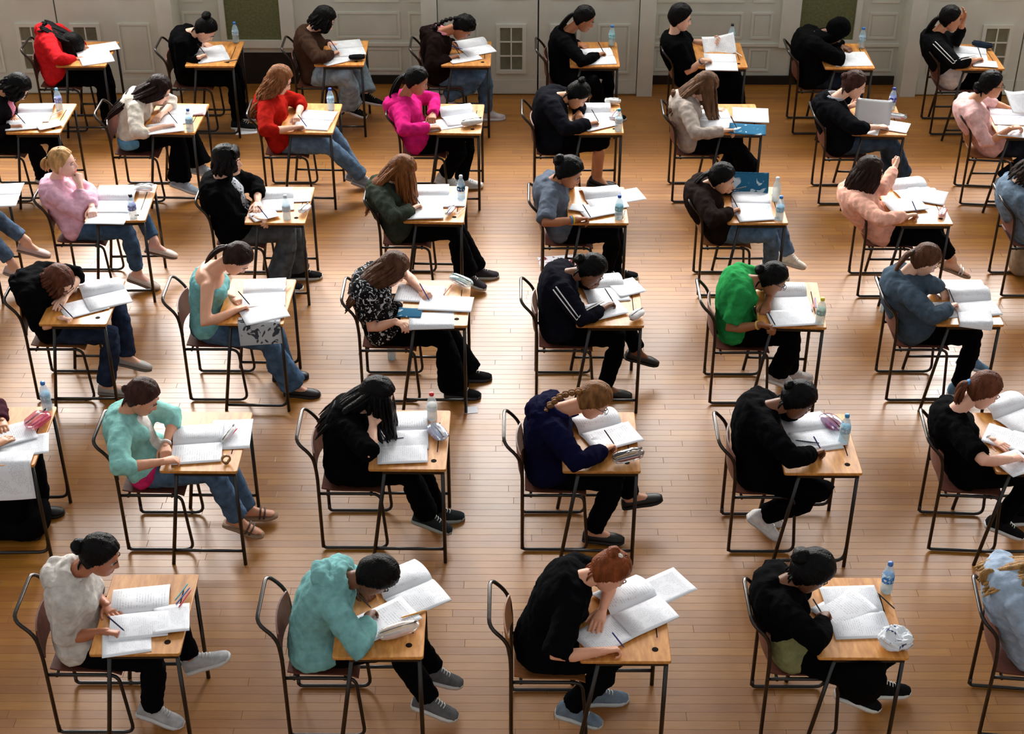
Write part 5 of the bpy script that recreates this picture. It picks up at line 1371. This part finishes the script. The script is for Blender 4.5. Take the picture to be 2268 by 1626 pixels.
def sheet(key, pt, ang, who, note='loose exam sheet', w=.208, l=.295, droop=False, tilt=None, mat=None, zoff=0.0, curl=.006, name='exam_sheet', sheets=1):
    """a paper (or a few), lying flat, drooping over the near edge of the desk or tilted up in a hand"""
    x, y, rz = SEATS[key]
    SN[0] += 1
    if tilt is None:
        p = onz(pt, DH + zoff); z = next_z(key, .0025 + .0008 * sheets) + zoff
    else:
        p = ony(pt, y + .335 + tilt.get('dy', .1)); z = p[2]
    a = math.radians(ang); ca, sa = math.cos(a), math.sin(a)
    nx, ny = 9, 9; top = []; uv = []
    rg = random.Random(SN[0])
    ph = rg.random() * 6
    for i in range(nx):
        for j in range(ny):
            u = i / (nx - 1) - .5; v = j / (ny - 1) - .5
            lx, ly = u * l, v * w; lz = curl * (4 * u * u * math.sin(ph) + 4 * v * v * math.cos(ph) + .6) * .5 + curl * .2
            lz = max(lz, 0.0002)
            if tilt is not None:
                lz = .03 * (u * u) * 4
                ti = math.radians(tilt.get('ry', -50)); tx = math.radians(tilt.get('rx', 0))
                lx, lz = lx * math.cos(ti) - lz * math.sin(ti), lx * math.sin(ti) + lz * math.cos(ti)
                ly, lz = ly * math.cos(tx) - lz * math.sin(tx), ly * math.sin(tx) + lz * math.cos(tx)
            wx, wy = lx * ca - ly * sa, lx * sa + ly * ca
            if droop:
                over = (y - .002) - (p[1] + wy)
                if over > 0: wy += over * .72; lz -= over * .9
            top.append((wx, wy, lz)); uv.append((u + .5, v + .5))
    th = .0006 * sheets + .0004
    bot = [(q[0], q[1] + (.0 if not droop else -.0), q[2] - th) for q in top]
    f = []; k = nx * ny
    for i in range(nx - 1):
        for j in range(ny - 1):
            q_ = i * ny + j; q = (q_, q_ + ny, q_ + ny + 1, q_ + 1); f.append(q); f.append(tuple(k + t for t in q[::-1]))
    edge = [i * ny for i in range(nx)] + [(nx - 1) * ny + j for j in range(1, ny)] + [i * ny + ny - 1 for i in range(nx - 2, -1, -1)] + [j for j in range(ny - 2, 0, -1)]
    for q, b in zip(edge, edge[1:] + edge[:1]): f.append((b, q, q + k, b + k))
    mb = MB(); mb.add(top + bot, f); mb.uv = uv + uv
    o = obj(name, mb.mesh(name, mat or PAPER[SN[0] % 3]), None, (p[0], p[1], z + th))
    tag(o, note + ' before the wearer of ' + who, 'paper', 'loose exam papers')
    return o
BODY_PROF = [(.006, 0), (.028, .002), (.0315, .010), (.0315, .055), (.0295, .062), (.0315, .070), (.0315, .118), (.030, .128), (.022, .155), (.0125, .172), (.0115, .182)]
def bottle(pt, who, cap=(30, 80, 170), label_col=(150, 190, 215), tint=(200, 228, 236), z=DH + .001, note=None, where='before', lying=None):
    p = onz(pt, z)
    root = empty('water_bottle', (p[0], p[1], z))
    tag(root, (note or 'clear plastic water bottle') + ' ' + where + ' the wearer of ' + who, 'bottle', 'plastic water bottles')
    mb = MB(); mb.lathe(BODY_PROF, n=16); obj('bottle', mb.mesh('bottle', clear_plastic('bottle_%d' % tint[0], tint, .42)), root)
    mb = MB(); mb.lathe([(.0300, .004), (.0302, .012), (.0302, .052), (.0282, .062), (.0298, .072), (.0298, .09)], n=14); obj('water', mb.mesh('water', clear_plastic('water', (170, 205, 218), .28, .03)), root)
    mb = MB(); mb.lathe([(.0135, .178), (.0145, .18), (.0145, .194), (.012, .198)], n=14); obj('cap', mb.mesh('cap', plain('cap_%d_%d_%d' % tuple(cap), cap, .35)), root)
    if label_col:
        mb = MB(); mb.lathe([(.0318, .074), (.0322, .076), (.0322, .112), (.0318, .114)], n=16); obj('label_band', mb.mesh('label_band', printed('blabel_%d_%d' % tuple(label_col[:2]), label_col, (235, 240, 244), 40, .56)), root)
    if lying is not None:
        root.rotation_euler = (0, math.radians(90), math.radians(lying)); root.location.z = z + .032
    return root
def pen_mesh(col):
    mb = MB(); mb.lathe([(.0009, 0), (.0036, .012), (.0040, .016), (.0040, .128), (.0034, .136), (.0030, .140)], n=8)
    return mb.mesh('pen', plain('pen_%d_%d_%d' % tuple(col), col, .35))
_pens = {}
def pen_at(p, axis, col, label, name='pen'):
    if col not in _pens: _pens[col] = pen_mesh(col)
    o = obj(name, _pens[col], None, tuple(p))
    o.rotation_mode = 'QUATERNION'; o.rotation_quaternion = Vector((0, 0, 1)).rotation_difference(Vector(axis))
    tag(o, label, name.replace('_', ' '), 'pens and pencils')
    return o
def pillow(l, w, h, seed=0, lump=.12, n=3.0, nu=20, nv=12):
    mb = MB(); mb.ball((0, 0, 0), 1.0, nu, nv); out = []
    for q in mb.v:
        q = np.array(q); s = (abs(q[0]) ** n + abs(q[1]) ** n + abs(q[2]) ** n) ** (-1 / n); q = q * s
        k = 1 + lump * mnoise.noise(Vector(q * 1.7 + seed)) + lump * .6 * mnoise.noise(Vector(q * 4.1 + seed))
        out.append((q[0] * l / 2 * (1 + .3 * (k - 1)), q[1] * w / 2 * (1 + .3 * (k - 1)), max(-h * .5, q[2] * h / 2 * k) + h / 2))
    mb.v = out
    return mb
def pencil_case(key, pt, ang, size, col, who, note, kind='cloth', z=None):
    p = onz(pt, DH + .01); zz = next_z(key, .0005) if z is None else z
    mb = pillow(*size, seed=len(bpy.data.objects) % 97, lump=.2 if kind == 'clear' else .14)
    mat = clear_plastic('clear_case_%d_%d_%d' % tuple(col), col, .55, .15) if kind == 'clear' else cloth(col, 'case_%d_%d_%d' % tuple(col))
    root = empty('pencil_case', (p[0], p[1], zz), math.radians(ang))
    tag(root, note + ' before the wearer of ' + who, 'pencil case', 'pencil cases')
    obj('case_body', mb.mesh('case_body', mat), root)
    mb = MB(); mb.tube([(-size[0] * .46, 0, size[2] * .98), (0, size[1] * .04, size[2] * 1.03), (size[0] * .46, 0, size[2] * .96)], .0028, 6)
    obj('zip', mb.mesh('zip', plain('zip_%d' % (col[0] // 2), tuple(c // 2 for c in col), .4)), root)
    mb = MB(); mb.box((size[0] * .38, -.004, size[2] * .96), (size[0] * .38 + .014, .004, size[2] * 1.02 + .003)); obj('zip_pull', mb.mesh('zip_pull', worn_tube, False), root)
    if kind == 'clear':
        rg = random.Random(int(p[0] * 100))
        for i in range(4):
            yv = np.interp(i, [0, 3], [-.3, .3]) * size[1]; colr = [(200, 40, 60), (40, 60, 140), (235, 190, 40), (40, 40, 46)][i]
            a = math.radians(ang); q = np.array([p[0], p[1], zz + size[2] * .45]) + np.array([-.4 * size[0] * math.cos(a) - yv * math.sin(a), -.4 * size[0] * math.sin(a) + yv * math.cos(a), 0])
            o = pen_at(q, (math.cos(a + .05 * (i - 1.5)), math.sin(a + .05 * (i - 1.5)), .0), colr, '%s pen in the case before the wearer of %s' % (['red', 'blue', 'yellow', 'black'][i], who))
            o.scale = (1, 1, min(1, size[0] * .8 / .14))
    return root
def lying_pen(key, pt, ang, col, who, note):
    p = onz(pt, DH + .005); a = math.radians(ang)
    pen_at((p[0] - .07 * math.cos(a), p[1] - .07 * math.sin(a), STACK.get(key, DH) + .006), (math.cos(a), math.sin(a), 0), col, note + ' before the wearer of ' + who)

ITEMS = {
(0,0): [('bk',(830,490),24,.02,.02), ('sh',(900,430),24,'flat loose sheet',{})],
(0,1): [('bk',(1850,470),20,.015,.012), ('bo',(2075,372),dict(cap=(40,110,190))), ('pen',(2030,545),30,(30,30,34),'black pen lying')],
(0,2): [('sh',(735,525),32,'folded answer sheet',{}), ('bk',(830,420),14,.012,.006), ('pc',(915,520),5,(.15,.07,.04),(26,26,30),'small black pencil case','cloth')],
(0,3): [('sh',(1850,510),24,'lower answer sheet',{}), ('bk',(1940,410),26,.045,.01), ('pen',(1790,430),-35,(40,70,150),'blue pen lying')],
(0,4): [('bk',(770,490),6,.012,.01), ('bo',(890,400),dict(cap=(40,120,200), label_col=(120,190,200)))],
(0,5): [('bk',(1850,540),-3,.004,.004), ('raise',(1835,405),dict(ry=12,rx=40,dy=.08),8,'single page held up','page'), ('bo',(1940,388),dict(cap=(24,26,40))), ('pen',(2000,480),-65,(230,230,228),'white pen lying')],
(0,6): [('sh',(735,520),3,'wide sheet drooping over the edge',dict(w=.34,l=.34,droop=True)), ('bo',(830,420),dict(cap=(40,110,190)))],
(0,7): [('bk',(1790,470),-10,.02,.008), ('sh',(1915,570),-8,'small answer sheet',dict(l=.22,w=.15)), ('pc',(1890,415),-30,(.19,.07,.05),(34,44,58),'dark pencil case','cloth')],
(1,-1): [('bk',(310,985),4,.04,.006), ('sh',(215,1105),12,'half covered answer sheet',{}), ('sh',(440,1120),32,'fan of blue-white cards',dict(l=.2,w=.10,sheets=4)), ('bo',(525,965),dict(cap=(110,190,225), label_col=(120,130,190))), ('pen',(500,1010),60,(220,220,215),'white pen lying')],
(1,0): [('bk',(1545,1000),5,.012,.006), ('sh',(1730,975),5,'pink-grey leaflet',dict(l=.16,w=.22,mat=MAG_PINK)), ('sh',(1455,1135),16,'lower answer sheet',{}), ('bo',(1672,1150),dict(cap=(40,80,170)))],
(1,1): [('bk',(555,1050),-8,.012,.012), ('bo',(688,965),dict(cap=(40,80,180)))],
(1,2): [('sh',(1670,1095),20,'half covered answer sheet',{}), ('bk',(1800,1010),20,.055,.018), ('pc',(1925,1095),22,(.19,.075,.05),(205,205,205),'white and black pencil case','cloth')],
(1,3): [('bk',(735,985),2,.05,.006), ('sh',(765,1095),28,'tilted answer sheet',{}), ('pc',(900,908),-8,(.14,.065,.045),(222,222,218),'white pencil case','cloth'), ('bo',(950,1150),dict(cap=(70,160,190), label_col=(190,210,220))), ('pc',(915,1030),70,(.15,.08,.035),(214,206,220),'crumpled clear pencil case','clear')],
(1,4): [('bk',(1790,1040),4,.008,.006), ('sh',(2085,1150),-8,'blue covered folder',dict(l=.30,w=.21,mat=COVER_BLUE,sheets=6)), ('sh',(2110,1035),-6,'thick white book',dict(l=.30,w=.29,mat=PAPER_PLAIN,sheets=8))],
(1,5): [('sh',(1090,1110),-22,'answer sheet under the hand',{}), ('raise',(935,985),dict(ry=0,rx=58,dy=-.05),-12,'grey backed sheet held up','sheet'), ('sh',(880,1150),-20,'near corner sheet',dict(l=.2,w=.15)), ('bo',(1095,960),dict(cap=(36,60,150), label_col=(50,70,170))), ('pc',(1140,1035),-20,(.17,.06,.04),(190,205,214),'clear pencil case','clear')],
(1,6): [('bk',(2120,1010),-4,.02,.006), ('raise',(2200,905),dict(ry=-18,rx=42,dy=.10),20,'raised booklet page','page'), ('sh',(2190,1170),-15,'overhanging answer sheet',{})],
(2,-1): [('bk',(5,315),6,.01,.006)],
(2,0): [('sh',(745,480),-2,'answer sheet over the near edge',dict(droop=False)), ('bk',(795,355),0,.04,.006), ('bo',(925,480),dict(cap=(20,20,28), label_col=(120,130,150))), ('pc',(1000,290),5,(.16,.10,.05),(196,204,214),'full clear pencil case','clear')],
(2,1): [('sh',(2065,330),4,'far loose sheet',dict(l=.2)), ('bk',(1900,345),8,.04,.006), ('sh',(1830,470),30,'answer sheet under the hand',dict(l=.2,w=.15)), ('bo',(1988,485),dict(cap=(205,215,225), label_col=(190,205,220))), ('pc',(2110,430),70,(.13,.08,.035),(206,214,222),'small clear pencil case','clear')],
(2,2): [('sh',(900,360),2,'far wide sheet',{}), ('bk',(790,320),2,.03,.004), ('sh',(745,450),4,'answer sheet being written',{}), ('bo',(1005,345),dict(cap=(205,212,220), label_col=(40,80,110))), ('pc',(930,440),70,(.15,.05,.025),(196,190,200),'narrow clear pencil case','clear'), ('pen',(1005,440),62,(226,226,226),'white ruler-like pen')],
(2,3): [('sh',(2130,330),18,'far loose sheet',{}), ('bk',(1990,335),14,.04,.008), ('sh',(1960,430),22,'answer sheet being written',{}), ('sh',(1810,420),-20,'small card',dict(l=.12,w=.10)), ('bo',(2095,485),dict(cap=(40,90,180), label_col=(120,180,200), tint=(180,220,232))), ('pen',(2130,470),80,(30,30,34),'black pen lying')],
(2,4): [('bk',(690,310),-3,.012,.006), ('raise',(675,215),dict(ry=0,rx=62,dy=.19),-3,'blue covered page standing up','blue'), ('sh',(705,385),8,'answer sheet being written',dict(l=.27)), ('bo',(850,410),dict(cap=(60,130,200), label_col=(140,190,220))), ('bo',(830,300),dict(cap=(190,215,232), label_col=None, note='second clear water bottle'))],
(2,5): [('bk',(1610,225),14,.035,.01), ('sh',(1700,275),-22,'wide loose sheet',dict(l=.3,w=.24)), ('sh',(1580,335),12,'answer sheet being written',{}), ('pc',(1795,375),70,(.15,.06,.024),(206,120,122),'red clear pencil case','clear')],
(3,0): [('sh',(580,1100),30,'answer sheet being written',{}), ('bk',(720,1000),27,.045,.012)],
(3,1): [('bk',(1830,990),6,.02,.01), ('sh',(1790,1235),4,'grey magazine drooping over the edge',dict(l=.28,w=.24,droop=True,mat=MAG)), ('sh',(1830,1150),24,'overhanging answer sheet',dict(l=.3)), ('pen',(1985,965),75,(236,236,236),'white pen lying')],
(3,2): [('sh',(800,1185),2,'sheet drooping over the near edge',dict(droop=True,l=.3,w=.2)), ('sh',(650,1140),-4,'blue edged booklet',dict(l=.16,w=.12,mat=COVER_BLUE)), ('sh',(720,1010),-6,'answer sheet being written',dict(l=.33,w=.23)), ('sh',(900,1080),-5,'wide printed sheet',dict(l=.36,w=.2)), ('pc',(1005,935),-40,(.20,.085,.05),(150,190,196),'teal clear pencil case','clear'), ('pen',(910,990),70,(180,90,50),'brown pencil')],
(3,3): [('bk',(1990,955),10,.035,.008), ('sh',(2150,970),24,'far loose sheet',dict(l=.2)), ('sh',(2010,1120),24,'answer sheet being written',dict(l=.24)), ('pc',('P',1410,703),50,(.13,.07,.04),(226,222,222),'white pencil case','cloth')],
(3,4): [('bk',(890,850),3,.05,.006), ('sh',(920,985),6,'answer sheet being written',dict(l=.31)), ('bo',(1085,1010),dict(cap=(225,205,60), label_col=(150,180,170), tint=(214,230,220))), ('pen',(1052,900),78,(200,60,90),'red pen lying'), ('pen',(1062,900),82,(60,80,160),'blue pen lying')],
(3,5): [('sh',(1860,930),6,'answer sheet being written',{}), ('bk',(1960,880),8,.06,.01), ('sh',(1985,985),-8,'sheet drooping over the near edge',dict(droop=True,l=.22,w=.24))],
(4,-1): [('sh',(160,590),14,'wide lower sheet',{}), ('sh',(55,760),4,'long drooping sheet',dict(droop=True,l=.24,w=.36)), ('sh',(100,515),28,'upper answer sheet',dict(l=.24)), ('pc',(265,430),62,(.17,.12,.055),(226,60,110),'pink pencil case','clear'), ('bo',(330,330),dict(cap=(50,120,190), tint=(186,216,236)))],
(4,0): [('sh',(1600,510),4,'far wide sheet',dict(w=.3,l=.24)), ('bk',(1370,565),7,.03,.006), ('pc',(1585,520),74,(.17,.045,.03),(222,226,230),'rolled clear plastic sleeve','clear'), ('tape',(1570,705))],
(4,1): [('bk',(705,390),4,.015,.012), ('sh',(700,530),4,'answer sheet under the pen',dict(l=.29)), ('pen',(640,455),12,(24,34,70),'dark blue pen lying'), ('bo',(870,335),dict(cap=(205,40,45), label_col=(226,228,226), tint=(226,230,230))), ('pc',(900,415),-62,(.18,.10,.03),(150,170,200),'blue edged clear pencil case','clear')],
(4,2): [('bk',(1830,380),27,.05,.008), ('sh',(1900,445),24,'answer sheet being written',dict(l=.31,sheets=3)), ('pc',(1985,565),24,(.20,.09,.06),(52,60,66),'dark shiny pencil case','clear')],
(4,3): [('bk',(945,430),12,.03,.008), ('sh',(1000,480),14,'answer sheet being written',{}), ('pen',(935,505),-12,(40,60,70),'grey-blue pen lying'), ('pc',(1085,385),-62,(.17,.12,.03),(120,50,120),'purple pencil case','clear'), ('bo',(1160,495),dict(cap=(60,140,190), tint=(150,205,220)))],
(4,4): [('bk',(2190,310),30,.05,.012), ('sh',(2180,490),-28,'answer sheet under the hand',{}), ('sh',(2210,640),25,'near corner sheet',dict(l=.2))],
(5,0): [('sh',(960,920),12,'near corner sheet',dict(l=.24)), ('bk',(1060,700),9,.02,.012), ('sh',(1300,770),10,'right hand printed sheet',dict(l=.18)), ('pen',(1375,570),72,(80,160,170),'teal pen lying'), ('pen',(1400,620),74,(196,60,80),'red pen lying'), ('pen',(1385,600),70,(60,90,160),'blue pen lying')],
(5,1): [('bk',(1380,520),33,.03,.008), ('sh',(1220,770),36,'answer sheet being written',dict(sheets=3)), ('pc',(1310,860),26,(.22,.09,.035),(226,206,190),'clear pencil case full of pens','clear'), ('pen',(1420,735),24,(214,150,40),'yellow pencil')],
(5,2): [('sh',(1430,530),33,'far printed sheet',{}), ('sh',(1000,880),36,'answer sheet being written',{}), ('bk',(1210,650),32,.035,.01)],
(5,3): [('bk',(1000,690),3,.008,.008), ('sh',(915,690),34,'tilted loose sheet',dict(curl=.02)), ('bo',(1228,545),dict(cap=(60,110,180), label_col=(60,120,180))), ('bag',(1300,930)), ('pen',(1225,625),-62,(24,22,24),'black pen lying')],
}
for key, items in ITEMS.items():
    cfg = PEOPLE[key]; who = cfg['who']; c = cfg['c']
    for it in items:
        pt = px(*it[1]) if isinstance(it[1][0], str) else px(c, *it[1])
        if it[0] == 'bk': booklet(key, pt, it[2], it[3], it[4], who=who)
        elif it[0] == 'sh': sheet(key, pt, it[2], who, it[3], **it[4])
        elif it[0] == 'raise':
            sheet(key, pt, it[3], who, it[4], tilt=it[2], mat={'blue': COVER_BLUE, 'sheet': PAPER_GREY}.get(it[5]))
        elif it[0] == 'bo': bottle(pt, who, **it[2])
        elif it[0] == 'pc': pencil_case(key, pt, it[2], it[3], it[4], who, it[5], it[6])
        elif it[0] == 'pen': lying_pen(key, pt, it[2], it[3], who, it[4])
        elif it[0] == 'tape':
            p = onz(pt, DH + .01); mb = MB()
            prof = []
            for k in range(17):
                a = 2 * math.pi * k / 16
                prof.append((p[0] * 0 + .026 * math.cos(a), .026 * math.sin(a)))
            rings = []
            for a in np.linspace(0, 2 * math.pi, 24, endpoint=False):
                ca, sa = math.cos(a), math.sin(a)
                rings.append([(.019 * ca, 0, .03 + .019 * sa), (.028 * ca, 0, .03 + .028 * sa), (.028 * ca, .02, .03 + .028 * sa), (.019 * ca, .02, .03 + .019 * sa)])
            rings.append(rings[0]); mb.loft(rings, caps=False)
            o = obj('tape_roll', mb.mesh('tape_roll', mottled('tape_brown', (150, 110, 70), rough=.3, scale=20, amt=.2, bump=0), True), None, (p[0], p[1], DH + .003), (0, 0, .4))
            tag(o, 'roll of brown tape standing before the wearer of ' + who, 'tape')
        elif it[0] == 'bag':
            p = onz(pt, DH + .02); mb = pillow(.17, .15, .10, 3, .55, 2.2, 28, 18)
            o = obj('plastic_bag', mb.mesh('plastic_bag', printed('bag_print', (222, 226, 232), (60, 70, 110), 18, .6), False), None, (p[0], p[1], DH + .002))
            tag(o, 'crumpled white plastic bag before the wearer of ' + who, 'bag')
# pens held in writing hands
PENCOL = [(28, 34, 70), (24, 24, 28), (40, 60, 140), (60, 62, 70)]
for n_, (key, cfg) in enumerate(sorted(PEOPLE.items())):
    for s in (-1, 1):
        sh, el, wr, hd, pose, mode = cfg['_arms'][s]
        if pose != 'write': continue
        if mode == 'z':
            tip = wr + np.array([hd[0], hd[1], 0]) * .118 + np.array([0, .012 * (-s), 0]); tip[2] = max(STACK.get(key, DH) + .004, DH + .008)
            ax = nrm(np.array([-.42, -.16 * (-s), .80]))
        else:
            tip = wr + hd * .08; ax = nrm(np.array([.5, -.3, .3]))
        pen_at(tip, tuple(ax), PENCOL[n_ % 4], ('pen held by the wearer of ' if mode == 'z' else 'pen at the mouth of the wearer of ') + cfg['who'])
# things on the floor
def floor_sheet(pt, ang, w, l, label, mat=None):
    p = onz(pt, .002); mb = MB(); mb.box((-l / 2, -w / 2, 0), (l / 2, w / 2, .002)); mb.uv = [(v[0] / l + .5, v[1] / w + .5) for v in mb.v]
    o = obj('dropped_paper', mb.mesh('dropped_paper', mat or PAPER_PLAIN, False), None, (p[0], p[1], .0005), (0, 0, math.radians(ang))); tag(o, label, 'paper')
floor_sheet((545, 289), 12, .16, .2, 'dropped white paper on the floor beyond the red jumper')
floor_sheet((1043, 908), 6, .08, .09, 'small white card on the floor behind the clear blue-edged pencil case')
floor_sheet((1235, 580), 8, .2, .3, 'magazine on the floor under the grey-blue T-shirt chair', printed('mag_floor', (206, 204, 210), (120, 40, 50), 14, .55))
bottle((868, 795), PEOPLE[(3,2)]['who'], cap=(200, 210, 215), label_col=None, z=.001, note='clear bottle on the floor', where='under')
bottle((1957, 690), PEOPLE[(3,5)]['who'], cap=(60, 70, 150), label_col=(70, 80, 170), z=.001, note='blue labelled bottle on the floor', where='behind')
p = onz((38, 1175), .0); mb = pillow(.42, .3, .2, 5, .12, 4.0); tag(obj('black_bag', mb.mesh('black_bag', cloth((12, 11, 12))), None, (p[0], p[1], .001)), 'black bag on the floor under the desk at the left edge', 'bag')
p = ony((2255, 598), 10.7); mb = pillow(.16, .22, .3, 8, .1, 3.5)
tag(obj('shoulder_bag', mb.mesh('shoulder_bag', cloth((150, 132, 110))), None, (p[0], p[1], .001)), 'beige and black shoulder bag under the chair at the right edge', 'bag')
